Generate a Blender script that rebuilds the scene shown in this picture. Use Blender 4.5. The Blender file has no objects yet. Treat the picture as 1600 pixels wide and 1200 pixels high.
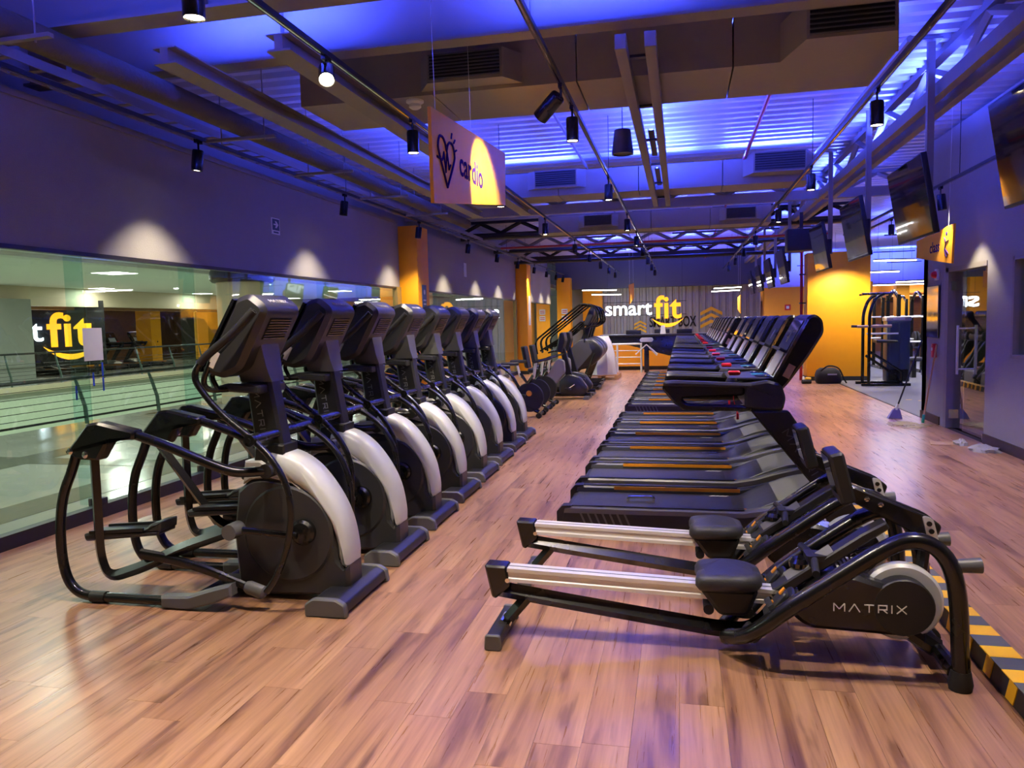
import bpy, bmesh, math, random
from mathutils import Matrix, Vector
random.seed(7)
PI = math.pi
S = bpy.context.scene
COL = S.collection

# ---------------------------------------------------------------- camera, world, exposure
cam = bpy.data.cameras.new('camera'); cam.sensor_width = 36; cam.lens = 1187.756 / 1600 * 36
cam.clip_end = 200
camo = bpy.data.objects.new('camera', cam); COL.objects.link(camo); S.camera = camo
YAW, PIT, ROL = .2200068, .0807899, -.0244432
_f = Vector((-math.sin(YAW)*math.cos(PIT), math.cos(YAW)*math.cos(PIT), -math.sin(PIT)))
_r = Vector((math.cos(YAW), math.sin(YAW), 0)); _u = _r.cross(_f)
_r2 = _r*math.cos(ROL) + _u*math.sin(ROL); _u2 = -_r*math.sin(ROL) + _u*math.cos(ROL)
camo.matrix_world = Matrix(((_r2.x, _u2.x, -_f.x, 0), (_r2.y, _u2.y, -_f.y, 0), (_r2.z, _u2.z, -_f.z, 1.6), (0, 0, 0, 1)))
S.view_settings.view_transform = 'Standard'; S.view_settings.look = 'None'
S.view_settings.gamma = 1; S.view_settings.use_curve_mapping = False
S.view_settings.exposure = 0.1
W = bpy.data.worlds.new('world'); S.world = W; W.use_nodes = True
W.node_tree.nodes['Background'].inputs[0].default_value = (.5, .5, .8, 1)
W.node_tree.nodes['Background'].inputs[1].default_value = .04

WARM = (1, .85, .64); BLUE = (.035, .06, 1.0)

def area(name, loc, size, power, color, rot=(0, 0, 0), sy=None, parent=None, spread=PI):
    l = bpy.data.lights.new(name, 'AREA'); l.energy = power; l.color = color; l.size = size; l.spread = spread
    if sy: l.shape = 'RECTANGLE'; l.size_y = sy
    o = bpy.data.objects.new(name, l); COL.objects.link(o); o.location = loc; o.rotation_euler = rot; o.parent = parent
    return o

# ---------------------------------------------------------------- mesh helpers
AX = {'xz': lambda a, b, t: (a, t, b), 'xy': lambda a, b, t: (a, b, t), 'yz': lambda a, b, t: (t, a, b)}
class MB:
    def __init__(s): s.v = []; s.f = []; s.fm = []; s.mi = 0
    def add(s, vs, fs):
        n = len(s.v); s.v += [tuple(p) for p in vs]; s.f += [tuple(i+n for i in f) for f in fs]; s.fm += [s.mi]*len(fs); return s
    def box(s, x0, x1, y0, y1, z0, z1, M=None):
        vs = [Vector((x, y, z)) for x in (x0, x1) for y in (y0, y1) for z in (z0, z1)]
        if M: vs = [M @ p for p in vs]
        return s.add(vs, [(0, 1, 3, 2), (4, 6, 7, 5), (0, 4, 5, 1), (2, 3, 7, 6), (0, 2, 6, 4), (1, 5, 7, 3)])
    def cbox(s, c, d, M=None):
        return s.box(c[0]-d[0]/2, c[0]+d[0]/2, c[1]-d[1]/2, c[1]+d[1]/2, c[2]-d[2]/2, c[2]+d[2]/2, M)
    def prism(s, poly, lo, hi, ax='xz', c=0, M=None):
        m = AX[ax]; n = len(poly)
        area2 = sum(poly[i][0]*poly[(i+1) % n][1]-poly[(i+1) % n][0]*poly[i][1] for i in range(n))
        sg = 1 if area2 > 0 else -1
        def ins(d):
            o = []
            for i in range(n):
                p0, p1, p2 = (Vector(poly[(i+k) % n][:2]) for k in (-1, 0, 1))
                e1 = (p1-p0); e2 = (p2-p1)
                e1 = e1.normalized() if e1.length > 1e-9 else e2.normalized(); e2 = e2.normalized() if e2.length > 1e-9 else e1
                n1 = Vector((-e1.y, e1.x))*sg; n2 = Vector((-e2.y, e2.x))*sg
                b = n1+n2; L = b.length
                b = b/L if L > 1e-6 else n1
                o.append(p1 + b*d/max(.5, b.dot(n1)))
            return o
        if c: rings = [(ins(c), lo), (poly, lo+c), (poly, hi-c), (ins(c), hi)]
        else: rings = [(poly, lo), (poly, hi)]
        vs = [Vector(m(p[0], p[1], t)) for r, t in rings for p in r]
        if M: vs = [M @ p for p in vs]
        fs = [tuple(range(n)), tuple(range(len(vs)-n, len(vs)))]
        for k in range(len(rings)-1):
            for i in range(n):
                j = (i+1) % n; fs.append((k*n+i, k*n+j, (k+1)*n+j, (k+1)*n+i))
        return s.add(vs, fs)
    def tube(s, pts, r, n=10, caps=True, closed=False, flat=1.0, M=None):
        P = [Vector(p) for p in pts]; N = len(P); rr = r if isinstance(r, (list, tuple)) else [r]*N
        vs = []; up = None
        for i in range(N):
            a = P[(i-1) % N] if (closed or i > 0) else P[i]; b = P[(i+1) % N] if (closed or i < N-1) else P[i]
            t = (b-a).normalized()
            if up is None:
                up = Vector((0, 1, 0)) if abs(t.y) < .9 else Vector((0, 0, 1))
            up = (up - t*up.dot(t))
            up = up.normalized() if up.length > 1e-6 else t.orthogonal().normalized()
            q = t.cross(up)
            for k in range(n):
                an = 2*PI*k/n; vs.append(P[i] + up*math.cos(an)*rr[i]*flat + q*math.sin(an)*rr[i])
        fs = []
        for i in range(N if closed else N-1):
            for k in range(n):
                a, b = i*n, ((i+1) % N)*n; j = (k+1) % n
                fs.append((a+k, a+j, b+j, b+k))
        if caps and not closed: fs += [tuple(range(n)), tuple(range((N-1)*n, N*n))]
        if M: vs = [M @ p for p in vs]
        return s.add(vs, fs)
    def cyl(s, p0, p1, r, n=16, r2=None, M=None): return s.tube([p0, p1], [r, r if r2 is None else r2], n, M=M)
    def lathe(s, prof, c=(0, 0, 0), n=20, ax='z', M=None):
        vs = []; fs = []; m = len(prof)
        for k in range(n):
            a = 2*PI*k/n
            for r, h in prof:
                x, y = r*math.cos(a), r*math.sin(a)
                p = {'z': (x, y, h), 'y': (x, h, y), 'x': (h, x, y)}[ax]
                vs.append(Vector((p[0]+c[0], p[1]+c[1], p[2]+c[2])))
        for k in range(n):
            j = (k+1) % n
            for i in range(m-1): fs.append((k*m+i, j*m+i, j*m+i+1, k*m+i+1))
        if prof[0][0] > 1e-6: fs.append(tuple(k*m for k in range(n)))
        if prof[-1][0] > 1e-6: fs.append(tuple(k*m+m-1 for k in range(n)))
        if M: vs = [M @ p for p in vs]
        return s.add(vs, fs)
    def loft(s, rings, caps=True):
        n = len(rings[0]); vs = [p for r in rings for p in r]; fs = []
        for k in range(len(rings)-1):
            for i in range(n):
                j = (i+1) % n; fs.append((k*n+i, k*n+j, (k+1)*n+j, (k+1)*n+i))
        if caps: fs += [tuple(range(n)), tuple(range(len(vs)-n, len(vs)))]
        return s.add(vs, fs)
    def mesh(s, name, mats, ang=35):
        me = bpy.data.meshes.new(name); me.from_pydata(s.v, [], s.f)
        bm = bmesh.new(); bm.from_mesh(me)
        bmesh.ops.remove_doubles(bm, verts=bm.verts, dist=1e-5)
        bmesh.ops.recalc_face_normals(bm, faces=bm.faces)
        bm.to_mesh(me); bm.free()
        for m in (mats if isinstance(mats, (list, tuple)) else [mats]): me.materials.append(m)
        if s.mi and len(me.polygons) == len(s.fm): me.polygons.foreach_set('material_index', s.fm)
        if ang:
            me.polygons.foreach_set('use_smooth', [True]*len(me.polygons)); me.set_sharp_from_angle(angle=math.radians(ang))
        me.update(); return me

def rp(poly, r, n=5):
    o = []; N = len(poly)
    for i in range(N):
        p0, p1, p2 = (Vector(poly[(i+k) % N][:2]) for k in (-1, 0, 1))
        rr = r[i] if isinstance(r, (list, tuple)) else r
        if rr <= 0: o.append(tuple(p1)); continue
        d0 = min(rr, (p0-p1).length*.45); d2 = min(rr, (p2-p1).length*.45)
        a = p1+(p0-p1).normalized()*d0; b = p1+(p2-p1).normalized()*d2
        for k in range(n+1):
            t = k/n; o.append(tuple(a*(1-t)**2 + p1*2*t*(1-t) + b*t*t))
    return o
def fil(pts, r, n=6):
    P = [Vector(p) for p in pts]; o = [P[0]]
    for i in range(1, len(P)-1):
        rr = r[i-1] if isinstance(r, (list, tuple)) else r
        p0, p1, p2 = P[i-1], P[i], P[i+1]
        a = p1+(p0-p1).normalized()*min(rr, (p0-p1).length*.48); b = p1+(p2-p1).normalized()*min(rr, (p2-p1).length*.48)
        for k in range(n+1):
            t = k/n; o.append(a*(1-t)**2 + p1*2*t*(1-t) + b*t*t)
    return o+[P[-1]]
def spl(pts, n=6):
    P = [Vector(p) for p in pts]; P = [P[0]*2-P[1]]+P+[P[-1]*2-P[-2]]; o = []
    for i in range(1, len(P)-2):
        for k in range(n):
            t = k/n; a, b, c, d = P[i-1:i+3]
            o.append(.5*((2*b)+(c-a)*t+(2*a-5*b+4*c-d)*t*t+(3*b-a-3*c+d)*t**3))
    return o+[P[-2]]
def spl2(pts, n=6): return [(p.x, p.y) for p in spl([(a, b, 0) for a, b in pts], n)]
def bev(me, w, seg=2):
    bm = bmesh.new(); bm.from_mesh(me)
    bmesh.ops.bevel(bm, geom=[e for e in bm.edges if e.calc_face_angle(0) > .5], offset=w, segments=seg, affect='EDGES', profile=.5, clamp_overlap=True)
    bm.to_mesh(me); bm.free()
    me.polygons.foreach_set('use_smooth', [True]*len(me.polygons)); me.set_sharp_from_angle(angle=math.radians(40)); return me

def ob(name, mb, mat=None, parent=None, loc=None, rot=None, ang=35, bevel=0, M=None):
    me = mb.mesh(name, mat, ang) if isinstance(mb, MB) else mb
    if bevel: bev(me, bevel)
    o = bpy.data.objects.new(name, me); COL.objects.link(o)
    if parent: o.parent = parent
    if M is not None: o.matrix_local = M
    if loc: o.location = loc
    if rot: o.rotation_euler = rot
    return o
def tag(o, label, cat, group=None):
    o['label'] = label; o['category'] = cat
    if group: o['group'] = group
    return o
def thing(name, label, cat, loc=(0, 0, 0), rz=0, group=None):
    o = bpy.data.objects.new(name, None); COL.objects.link(o); o.location = loc; o.rotation_euler = (0, 0, rz); o.empty_display_size = .1
    return tag(o, label, cat, group)
def struct(o, kind='structure'): o['kind'] = kind; return o
def copy_tree(o, parent=None):
    c = o.copy(); COL.objects.link(c)
    if parent: c.parent = parent
    for ch in list(o.children): copy_tree(ch, c)
    return c
def TM(loc, ex, ey):
    ex = Vector(ex).normalized(); ey = Vector(ey); ey = (ey-ex*ey.dot(ex)).normalized(); ez = ex.cross(ey)
    return Matrix(((ex.x, ey.x, ez.x, loc[0]), (ex.y, ey.y, ez.y, loc[1]), (ex.z, ey.z, ez.z, loc[2]), (0, 0, 0, 1)))

def text_mesh(s, mat, size=1, ext=.01, bold=0, align='LEFT', spacing=1, res=4):
    c = bpy.data.curves.new('lettering', 'FONT'); c.body = s; c.size = size; c.extrude = ext; c.offset = bold
    c.align_x = align; c.space_character = spacing; c.resolution_u = res
    t = bpy.data.objects.new('lettering', c); COL.objects.link(t)
    dg = bpy.context.evaluated_depsgraph_get(); me = bpy.data.meshes.new_from_object(t.evaluated_get(dg))
    bpy.data.objects.remove(t); bpy.data.curves.remove(c)
    me.materials.clear(); me.materials.append(mat); return me

# block wordmark made of strokes, height 1, lying in xy, thickness along z
def wordmark(mat, h=.1, th=.002, w=.13):
    L = {'M': ([((0, 0), (0, 1)), ((0, 1), (.62, .3)), ((.62, .3), (1.24, 1)), ((1.24, 1), (1.24, 0))], 1.24),
         'A': ([((0, 0), (.62, 1)), ((.62, 1), (1.24, 0))], 1.24), 'T': ([((0, 1-w/2), (1.1, 1-w/2)), ((.55, 1), (.55, 0))], 1.1),
         'R': ([((0, 0), (0, 1)), ((0, 1-w/2), (1, 1-w/2)), ((1-w/2, 1), (1-w/2, .4)), ((0, .42), (1, .42)), ((.5, .42), (1, 0))], 1.0),
         'I': ([((0, 0), (0, 1))], 0.05), 'X': ([((0, 0), (1.1, 1)), ((0, 1), (1.1, 0))], 1.1)}
    b = MB(); x = 0
    for ch in 'MATRIX':
        st, wd = L[ch]
        for p, q in st:
            p = Vector(p); q = Vector(q); d = (q-p).normalized(); nn = Vector((-d.y, d.x))*w/2
            b.prism([((x+v.x)*h, v.y*h) for v in (p-nn, q-nn, q+nn, p+nn)], 0, th, 'xy')
        x += wd+.5
    off = (x-.5)*h/2
    b.v = [(p[0]-off, p[1]-h/2, p[2]) for p in b.v]
    return b.mesh('wordmark', mat, 0)

# ---------------------------------------------------------------- materials
def mat(name, col, rough=.5, metal=0, bump=0, bscale=60, var=.06, vscale=8, coat=0, spec=.5, emit=None, estr=0):
    m = bpy.data.materials.new(name); m.use_nodes = True; nt = m.node_tree; N = nt.nodes; Lk = nt.links
    b = N['Principled BSDF']; b.inputs['Roughness'].default_value = rough; b.inputs['Metallic'].default_value = metal
    b.inputs['Coat Weight'].default_value = coat; b.inputs['Specular IOR Level'].default_value = spec
    tc = N.new('ShaderNodeTexCoord'); nz = N.new('ShaderNodeTexNoise'); nz.inputs['Scale'].default_value = vscale; nz.inputs['Detail'].default_value = 4
    Lk.new(tc.outputs['Object'], nz.inputs['Vector'])
    mx = N.new('ShaderNodeMix'); mx.data_type = 'RGBA'
    mx.inputs[6].default_value = tuple(c*(1-var) for c in col)+(1,); mx.inputs[7].default_value = tuple(min(1, c*(1+var)) for c in col)+(1,)
    Lk.new(nz.outputs['Fac'], mx.inputs[0]); Lk.new(mx.outputs[2], b.inputs['Base Color'])
    mr = N.new('ShaderNodeMapRange'); mr.inputs[3].default_value = max(.02, rough-.06); mr.inputs[4].default_value = min(1, rough+.06)
    Lk.new(nz.outputs['Fac'], mr.inputs[0]); Lk.new(mr.outputs[0], b.inputs['Roughness'])
    if bump:
        n2 = N.new('ShaderNodeTexNoise'); n2.inputs['Scale'].default_value = bscale; n2.inputs['Detail'].default_value = 3
        Lk.new(tc.outputs['Object'], n2.inputs['Vector']); bp = N.new('ShaderNodeBump'); bp.inputs['Strength'].default_value = bump; bp.inputs['Distance'].default_value = .01
        Lk.new(n2.outputs['Fac'], bp.inputs['Height']); Lk.new(bp.outputs[0], b.inputs['Normal'])
    if emit: b.inputs['Emission Color'].default_value = (*emit, 1); b.inputs['Emission Strength'].default_value = estr
    return m

def glass_mat(name, tint, refl=1.0):
    m = bpy.data.materials.new(name); m.use_nodes = True; nt = m.node_tree; N = nt.nodes; Lk = nt.links
    for n in list(N):
        if n.type != 'OUTPUT_MATERIAL': N.remove(n)
    out = [n for n in N if n.type == 'OUTPUT_MATERIAL'][0]
    t = N.new('ShaderNodeBsdfTransparent'); t.inputs[0].default_value = (*tint, 1)
    g = N.new('ShaderNodeBsdfGlossy'); g.inputs['Roughness'].default_value = .015; g.inputs[0].default_value = (.95, 1, .97, 1)
    fr = N.new('ShaderNodeFresnel'); fr.inputs[0].default_value = 1.5
    mu = N.new('ShaderNodeMath'); mu.operation = 'MULTIPLY'; mu.inputs[1].default_value = refl; mu.use_clamp = True
    nz = N.new('ShaderNodeTexNoise'); nz.inputs['Scale'].default_value = 1.2; bp = N.new('ShaderNodeBump'); bp.inputs['Strength'].default_value = .02; bp.inputs['Distance'].default_value = .05
    Lk.new(nz.outputs['Fac'], bp.inputs['Height']); Lk.new(bp.outputs[0], g.inputs['Normal'])
    mx = N.new('ShaderNodeMixShader'); Lk.new(fr.outputs[0], mu.inputs[0])
    ge = N.new('ShaderNodeNewGeometry'); sb = N.new('ShaderNodeMath'); sb.operation = 'SUBTRACT'; sb.inputs[0].default_value = 1; Lk.new(ge.outputs['Backfacing'], sb.inputs[1])
    m2 = N.new('ShaderNodeMath'); m2.operation = 'MULTIPLY'; Lk.new(mu.outputs[0], m2.inputs[0]); Lk.new(sb.outputs[0], m2.inputs[1]); Lk.new(m2.outputs[0], mx.inputs[0])
    Lk.new(t.outputs[0], mx.inputs[1]); Lk.new(g.outputs[0], mx.inputs[2]); Lk.new(mx.outputs[0], out.inputs[0])
    return m

def wood_mat(name, per_object):
    m = bpy.data.materials.new(name); m.use_nodes = True; nt = m.node_tree; N = nt.nodes; Lk = nt.links
    b = N['Principled BSDF']
    if per_object: rn = N.new('ShaderNodeObjectInfo').outputs['Random']
    else:
        at = N.new('ShaderNodeAttribute'); at.attribute_name = 'plank'; rn = at.outputs['Fac']
    ge = N.new('ShaderNodeNewGeometry')
    off = N.new('ShaderNodeMath'); off.operation = 'MULTIPLY'; off.inputs[1].default_value = 57; Lk.new(rn, off.inputs[0])
    cb = N.new('ShaderNodeCombineXYZ'); Lk.new(off.outputs[0], cb.inputs[0]); Lk.new(off.outputs[0], cb.inputs[2])
    ad = N.new('ShaderNodeVectorMath'); ad.operation = 'ADD'; Lk.new(ge.outputs['Position'], ad.inputs[0]); Lk.new(cb.outputs[0], ad.inputs[1])
    mp = N.new('ShaderNodeMapping'); mp.inputs['Scale'].default_value = (9, .7, 1); Lk.new(ad.outputs[0], mp.inputs[0])
    n1 = N.new('ShaderNodeTexNoise'); n1.inputs['Scale'].default_value = 1.0; n1.inputs['Detail'].default_value = 6; n1.inputs['Distortion'].default_value = .8; Lk.new(mp.outputs[0], n1.inputs['Vector'])
    mp2 = N.new('ShaderNodeMapping'); mp2.inputs['Scale'].default_value = (70, 2, 1); Lk.new(ad.outputs[0], mp2.inputs[0])
    n2 = N.new('ShaderNodeTexNoise'); n2.inputs['Scale'].default_value = 1; n2.inputs['Detail'].default_value = 5; Lk.new(mp2.outputs[0], n2.inputs['Vector'])
    mp3 = N.new('ShaderNodeMapping'); mp3.inputs['Scale'].default_value = (7, 1.1, 1); Lk.new(ad.outputs[0], mp3.inputs[0])
    n3 = N.new('ShaderNodeTexNoise'); n3.inputs['Scale'].default_value = 1.6; n3.inputs['Detail'].default_value = 3; Lk.new(mp3.outputs[0], n3.inputs['Vector'])
    r = N.new('ShaderNodeValToRGB'); e = r.color_ramp.elements
    e[0].position = .28; e[0].color = (.155, .068, .042, 1); e[1].position = .72; e[1].color = (.50, .285, .150, 1)
    x = e.new(.44); x.color = (.36, .185, .096, 1)
    Lk.new(n1.outputs['Fac'], r.inputs[0])
    fine = N.new('ShaderNodeMix'); fine.data_type = 'RGBA'; fine.blend_type = 'MULTIPLY'; fine.inputs[0].default_value = .35
    rr = N.new('ShaderNodeValToRGB'); rr.color_ramp.elements[0].position = .35; rr.color_ramp.elements[0].color = (.45, .4, .38, 1); rr.color_ramp.elements[1].position = .6
    Lk.new(n2.outputs['Fac'], rr.inputs[0]); Lk.new(r.outputs[0], fine.inputs[6]); Lk.new(rr.outputs[0], fine.inputs[7])
    kn = N.new('ShaderNodeMix'); kn.data_type = 'RGBA'; kn.blend_type = 'MULTIPLY'; kn.inputs[0].default_value = .62
    kr = N.new('ShaderNodeValToRGB'); kr.color_ramp.elements[0].position = .30; kr.color_ramp.elements[0].color = (.3, .24, .24, 1); kr.color_ramp.elements[1].position = .40
    Lk.new(n3.outputs['Fac'], kr.inputs[0]); Lk.new(fine.outputs[2], kn.inputs[6]); Lk.new(kr.outputs[0], kn.inputs[7])
    hs = N.new('ShaderNodeHueSaturation'); mr = N.new('ShaderNodeMapRange'); mr.inputs[3].default_value = .93; mr.inputs[4].default_value = 1.07
    Lk.new(rn, mr.inputs[0]); Lk.new(mr.outputs[0], hs.inputs['Value']); Lk.new(kn.outputs[2], hs.inputs['Color']); Lk.new(hs.outputs[0], b.inputs['Base Color'])
    ro = N.new('ShaderNodeMapRange'); ro.inputs[3].default_value = .22; ro.inputs[4].default_value = .38; Lk.new(n2.outputs['Fac'], ro.inputs[0]); Lk.new(ro.outputs[0], b.inputs['Roughness'])
    bp = N.new('ShaderNodeBump'); bp.inputs['Strength'].default_value = .12; bp.inputs['Distance'].default_value = .004; Lk.new(n2.outputs['Fac'], bp.inputs['Height']); Lk.new(bp.outputs[0], b.inputs['Normal'])
    return m

K = dict(
    wood=wood_mat('floor_vinyl_plank', True), woodfar=wood_mat('floor_vinyl_plank_far', False),
    sub=mat('subfloor', (.05, .035, .03), .9), wall=mat('wall_texture', (.30, .285, .27), .85, bump=.5, bscale=140),
    base=mat('baseboard_black', (.018, .017, .018), .45), orange=mat('orange_paint', (1.0, .40, .0), .55, bump=.08, bscale=90),
    pink=mat('orange_side', (.90, .36, .008), .55), steel=mat('painted_steel', (.25, .225, .20), .6, bump=.15, bscale=20),
    deck=mat('galvanised_deck', (.50, .50, .50), .45, .2, bump=.1, bscale=12), duct=mat('duct_grey', (.30, .265, .225), .65, bump=.1, bscale=15),
    dark=mat('dark_metal', (.022, .022, .024), .42, .3), black=mat('black_paint_metal', (.006, .006, .007), .26, .0, coat=.2),
    blackm=mat('black_matt', (.011, .011, .012), .48, bump=.05, bscale=200), grey=mat('charcoal_plastic', (.030, .031, .033), .38, bump=.06, bscale=300),
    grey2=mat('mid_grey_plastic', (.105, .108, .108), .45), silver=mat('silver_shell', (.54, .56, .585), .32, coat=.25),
    silver2=mat('silver_shell_shade', (.40, .40, .40), .38, coat=.15), alu=mat('aluminium', (.80, .80, .80), .38, .35), chrome=mat('chrome', (.8, .8, .8), .12, 1),
    white=mat('white_paint', (.78, .78, .78), .5), wmark=mat('grey_wordmark', (.42, .42, .44), .4), dmark=mat('dark_wordmark', (.11, .11, .12), .35, .3), mmark=mat('mast_wordmark', (.22, .22, .23), .4), rail=mat('rail_top', (.12, .125, .13), .36), hood=mat('hood_grey', (.17, .18, .17), .42), lmark=mat('light_wordmark', (.8, .8, .8), .4),
    rubber=mat('rubber', (.012, .012, .013), .7), belt=mat('running_belt', (.030, .031, .032), .5, bump=.3, bscale=400), screen=mat('screen_glass', (.006, .006, .008), .06, coat=1),
    stripo=mat('orange_strip', (.95, .36, .02), .4), red=mat('red_plastic', (.65, .012, .02), .35), pale=mat('pale_tablet_plate', (.62, .66, .74), .3),
    blue=mat('teal_display', (.02, .2, .35), .3), sticker=mat('label_sticker', (.62, .56, .5), .5), seat=mat('seat_vinyl', (.028, .028, .032), .48, bump=.15, bscale=120),
    yel=mat('hazard_yellow', (.95, .52, .005), .5), hgrey=mat('hazard_grey', (.10, .11, .12), .55), hblack=mat('hazard_black', (.02, .02, .02), .5), redp=mat('red_pipe', (.42, .012, .02), .4),
    rubfloor=mat('rubber_floor', (.17, .175, .18), .75, bump=.3, bscale=120, vscale=90, var=.2), marble=mat('marble_floor', (.46, .47, .42), .14, var=.12, vscale=1.2),
    marbled=mat('marble_band', (.15, .16, .13), .16, var=.15, vscale=3), ceil=mat('mall_ceiling', (.72, .73, .68), .8), palewall=mat('pale_fascia', (.62, .68, .56), .7),
    beige=mat('beige_stone', (.62, .52, .38), .55), brown=mat('brown_wall', (.30, .15, .06), .7, bump=.2, bscale=30, var=.3), cont=mat('container_grey', (.36, .35, .32), .55),
    glass=glass_mat('window_glass', (.90, .97, .92), 2.3), fin=glass_mat('fin_glass', (.82, .95, .945), 2.5), gdoor=glass_mat('door_glass', (.86, .92, .88), 2.4), tvm=mat('tv_screen', (.008, .008, .012), .08, coat=1),
    sign=mat('sign_orange', (1.0, .42, .005), .5, var=.02), signtx=mat('sign_violet_ink', (.03, .008, .10), .9, spec=.05), signside=mat('sign_edge', (.75, .33, .1), .5),
    straw=mat('straw', (.5, .42, .26), .8), cloth=mat('white_cloth', (.33, .32, .33), .85, bump=.3, bscale=60), lav=mat('lavender_plastic', (.24, .23, .5), .5), woodstick=mat('wood_stick', (.5, .26, .12), .5),
    film=mat('plastic_film', (.75, .74, .76), .25, coat=.3), pine=mat('pine', (.52, .27, .11), .6), saddle=mat('dark_green_wall', (.02, .04, .03), .5), paper=mat('paper', (.72, .74, .76), .7), fab=mat('black_fabric', (.012, .012, .013), .8, bump=.3, bscale=80),
    bluetape=mat('blue_tape', (.01, .06, .5), .6), navy=mat('navy_sign', (.02, .06, .12), .5), tanm=mat('tan_plate', (.45, .28, .18), .5), stone=mat('weight_stack', (.07, .10, .13), .35, .2))
def emis(name, col, s):
    m = mat(name, col, .5, emit=col, estr=s); return m
K['lamp'] = emis('lamp_lens', (1, .88, .70), 14); K['ledw'] = emis('white_led', (1, .97, .92), 9); K['ledb'] = emis('blue_led', (.12, .22, 1), 12)
K['signw'] = emis('sign_white_light', (.75, .85, 1), 9); K['signy'] = emis('sign_yellow_light', (1, .42, .01), 1.5); K['led2'] = emis('soft_led', (.95, .95, 1), 4)
# ---------------------------------------------------------------- floor
XL, XR = -4.93, 3.57
YB, YF = -3.2, 31.5
fl = struct(ob('floor', MB().box(XL-.1, XR+.1, YB, YF+2, -.2, -.007), K['sub']))
PW, PL = .182, 1.22
planks = []
nx = int((XR-XL)/PW)+1
for i in range(nx):
    x0 = XL+i*PW; x1 = min(x0+PW, XR)
    y = YB-random.random()*PL
    while y < YF:
        a, b = max(y, YB), min(y+PL, YF); y += PL
        if b-a > .05: planks.append((x0, x1, a, b))
def vis(p):
    c = Vector(((p[0]+p[1])/2, (p[2]+p[3])/2, -1.6)); w = c.dot(_f)
    if w < .9: return 1e9
    px = c.dot(_r2)/w*1187; py = c.dot(_u2)/w*1187
    return w if abs(px) < 860 and abs(py) < 660 else 1e9
planks.sort(key=vis)
g = .0006
cache = {}
for p in planks[:300]:
    k = (round(p[1]-p[0], 3), round(p[3]-p[2], 3))
    if k not in cache: cache[k] = MB().box(g, k[0]-g, g, k[1]-g, -.006, 0).mesh('plank', K['wood'], 0)
    ob('plank', cache[k], parent=fl, loc=(p[0], p[2], 0))
b = MB()
for p in planks[300:]: b.box(p[0]+g, p[1]-g, p[2]+g, p[3]-g, -.006, 0)
me = bpy.data.meshes.new('planks'); me.from_pydata(b.v, [], b.f); me.materials.append(K['woodfar'])
bm = bmesh.new(); bm.from_mesh(me); bmesh.ops.recalc_face_normals(bm, faces=bm.faces); bm.to_mesh(me); bm.free()
at = me.attributes.new('plank', 'FLOAT', 'FACE'); at.data.foreach_set('value', [v for p in planks[300:] for v in [random.random()]*6])
o = ob('plank_field', me, parent=fl); o['kind'] = 'stuff'
# rubber floor of the weights area and mall floor
rf = struct(ob('floor_rubber', MB().box(XR+.02, 14, 12.35, 36, -.2, 0), K['rubfloor']))
for i in range(16): ob('tape_dash', MB().box(4.05+i*.16, 4.15+i*.16, 15.2-.18*i, 15.24-.18*i, 0, .002), K['yel'], rf)
struct(ob('trim_1', MB().box(XR-.01, XR+.03, 12.4, 19.6, -.01, .008), K['blackm']))

# ---------------------------------------------------------------- left wall and glazing
ZG, ZW = 2.28, 3.40
wl = struct(ob('wall_left', MB().box(XL-.15, XL, YB, 13.0, ZG, ZW).box(XL-.15, XL, 13.6, 22.9, ZG-.02, ZW).box(XL-.15, XL, 23.5, 29.3, ZG-.02, ZW).box(XL-.55, XL-.4, YB, 31, ZW, 4.2), K['wall']))
struct(ob('trim_2', MB().box(XL-.55, XL+.02, YB, 12.95, ZW, ZW+.05), K['steel']))
struct(ob('baseboard_left', MB().box(XL-.06, XL+.03, YB, 13.0, -.006, .11).box(XL-.06, XL+.03, 13.6, 22.9, -.006, .11).box(XL-.06, XL+.03, 23.5, 29.3, -.006, .11), K['base']))
def glazing(n, ys, label_frame=True):
    w = bpy.data.objects.new('window_%d' % n, None); COL.objects.link(w); struct(w); w.location = (XL, ys[0], 0)
    y0 = ys[0]
    fr = MB().box(-.05, .012, 0, ys[-1]-y0, ZG-.035, ZG)
    ob('head_frame', fr, K['base'], w)
    for a, c in zip(ys[:-1], ys[1:]):
        ob('pane', MB().box(-.030, -.018, a-y0+.006, c-y0-.006, .10, ZG-.02), K['glass'], w)
    for a in ys[1:-1]:
        ob('glass_fin', MB().box(-.21, -.034, a-y0-.007, a-y0+.007, .1, ZG-.02), K['fin'], w)
        ob('bracket', MB().box(-.09, .03, a-y0-.05, a-y0+.05, .10, .17), K['dark'], w, bevel=.008)
    return w
glazing(1, [-3.1, -.75, .8, 2.4, 4.0, 5.57, 7.09, 8.68, 10.2, 11.55, 12.8])
glazing(2, [13.7, 15.2, 16.7, 18.2, 19.7, 22.8])
glazing(3, [23.6, 25.5, 27.4, 29.2])
struct(ob('trim_3', MB().box(XL-.06, XL+.03, 12.8, 13.0, .1, ZG).box(XL-.06, XL+.03, 22.75, 22.9, .1, ZG), mat('bronze_frame', (.30, .20, .05), .5)))
def column(x0, x1, y0, y1, z1, label, loc=None):
    c = thing('pillar', label, 'column', ((x0+x1)/2, (y0+y1)/2, 0), group='orange pillars')
    w, d = (x1-x0)/2, (y1-y0)/2
    ob('shaft', MB().box(-w, w, -d, d, .1, z1), K['orange'], c, bevel=.006)
    ob('plinth', MB().box(-w-.012, w+.012, -d-.012, d+.012, 0, .1), K['base'], c)
    return c
column(XL-.02, -4.58, 13.0, 13.6, 3.36, 'orange square pillar carrying a small grey notice, beside the long mall window')
column(XL-.02, -4.58, 22.9, 23.5, 3.36, 'orange square pillar beside the recumbent bikes and stair climbers')
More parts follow.
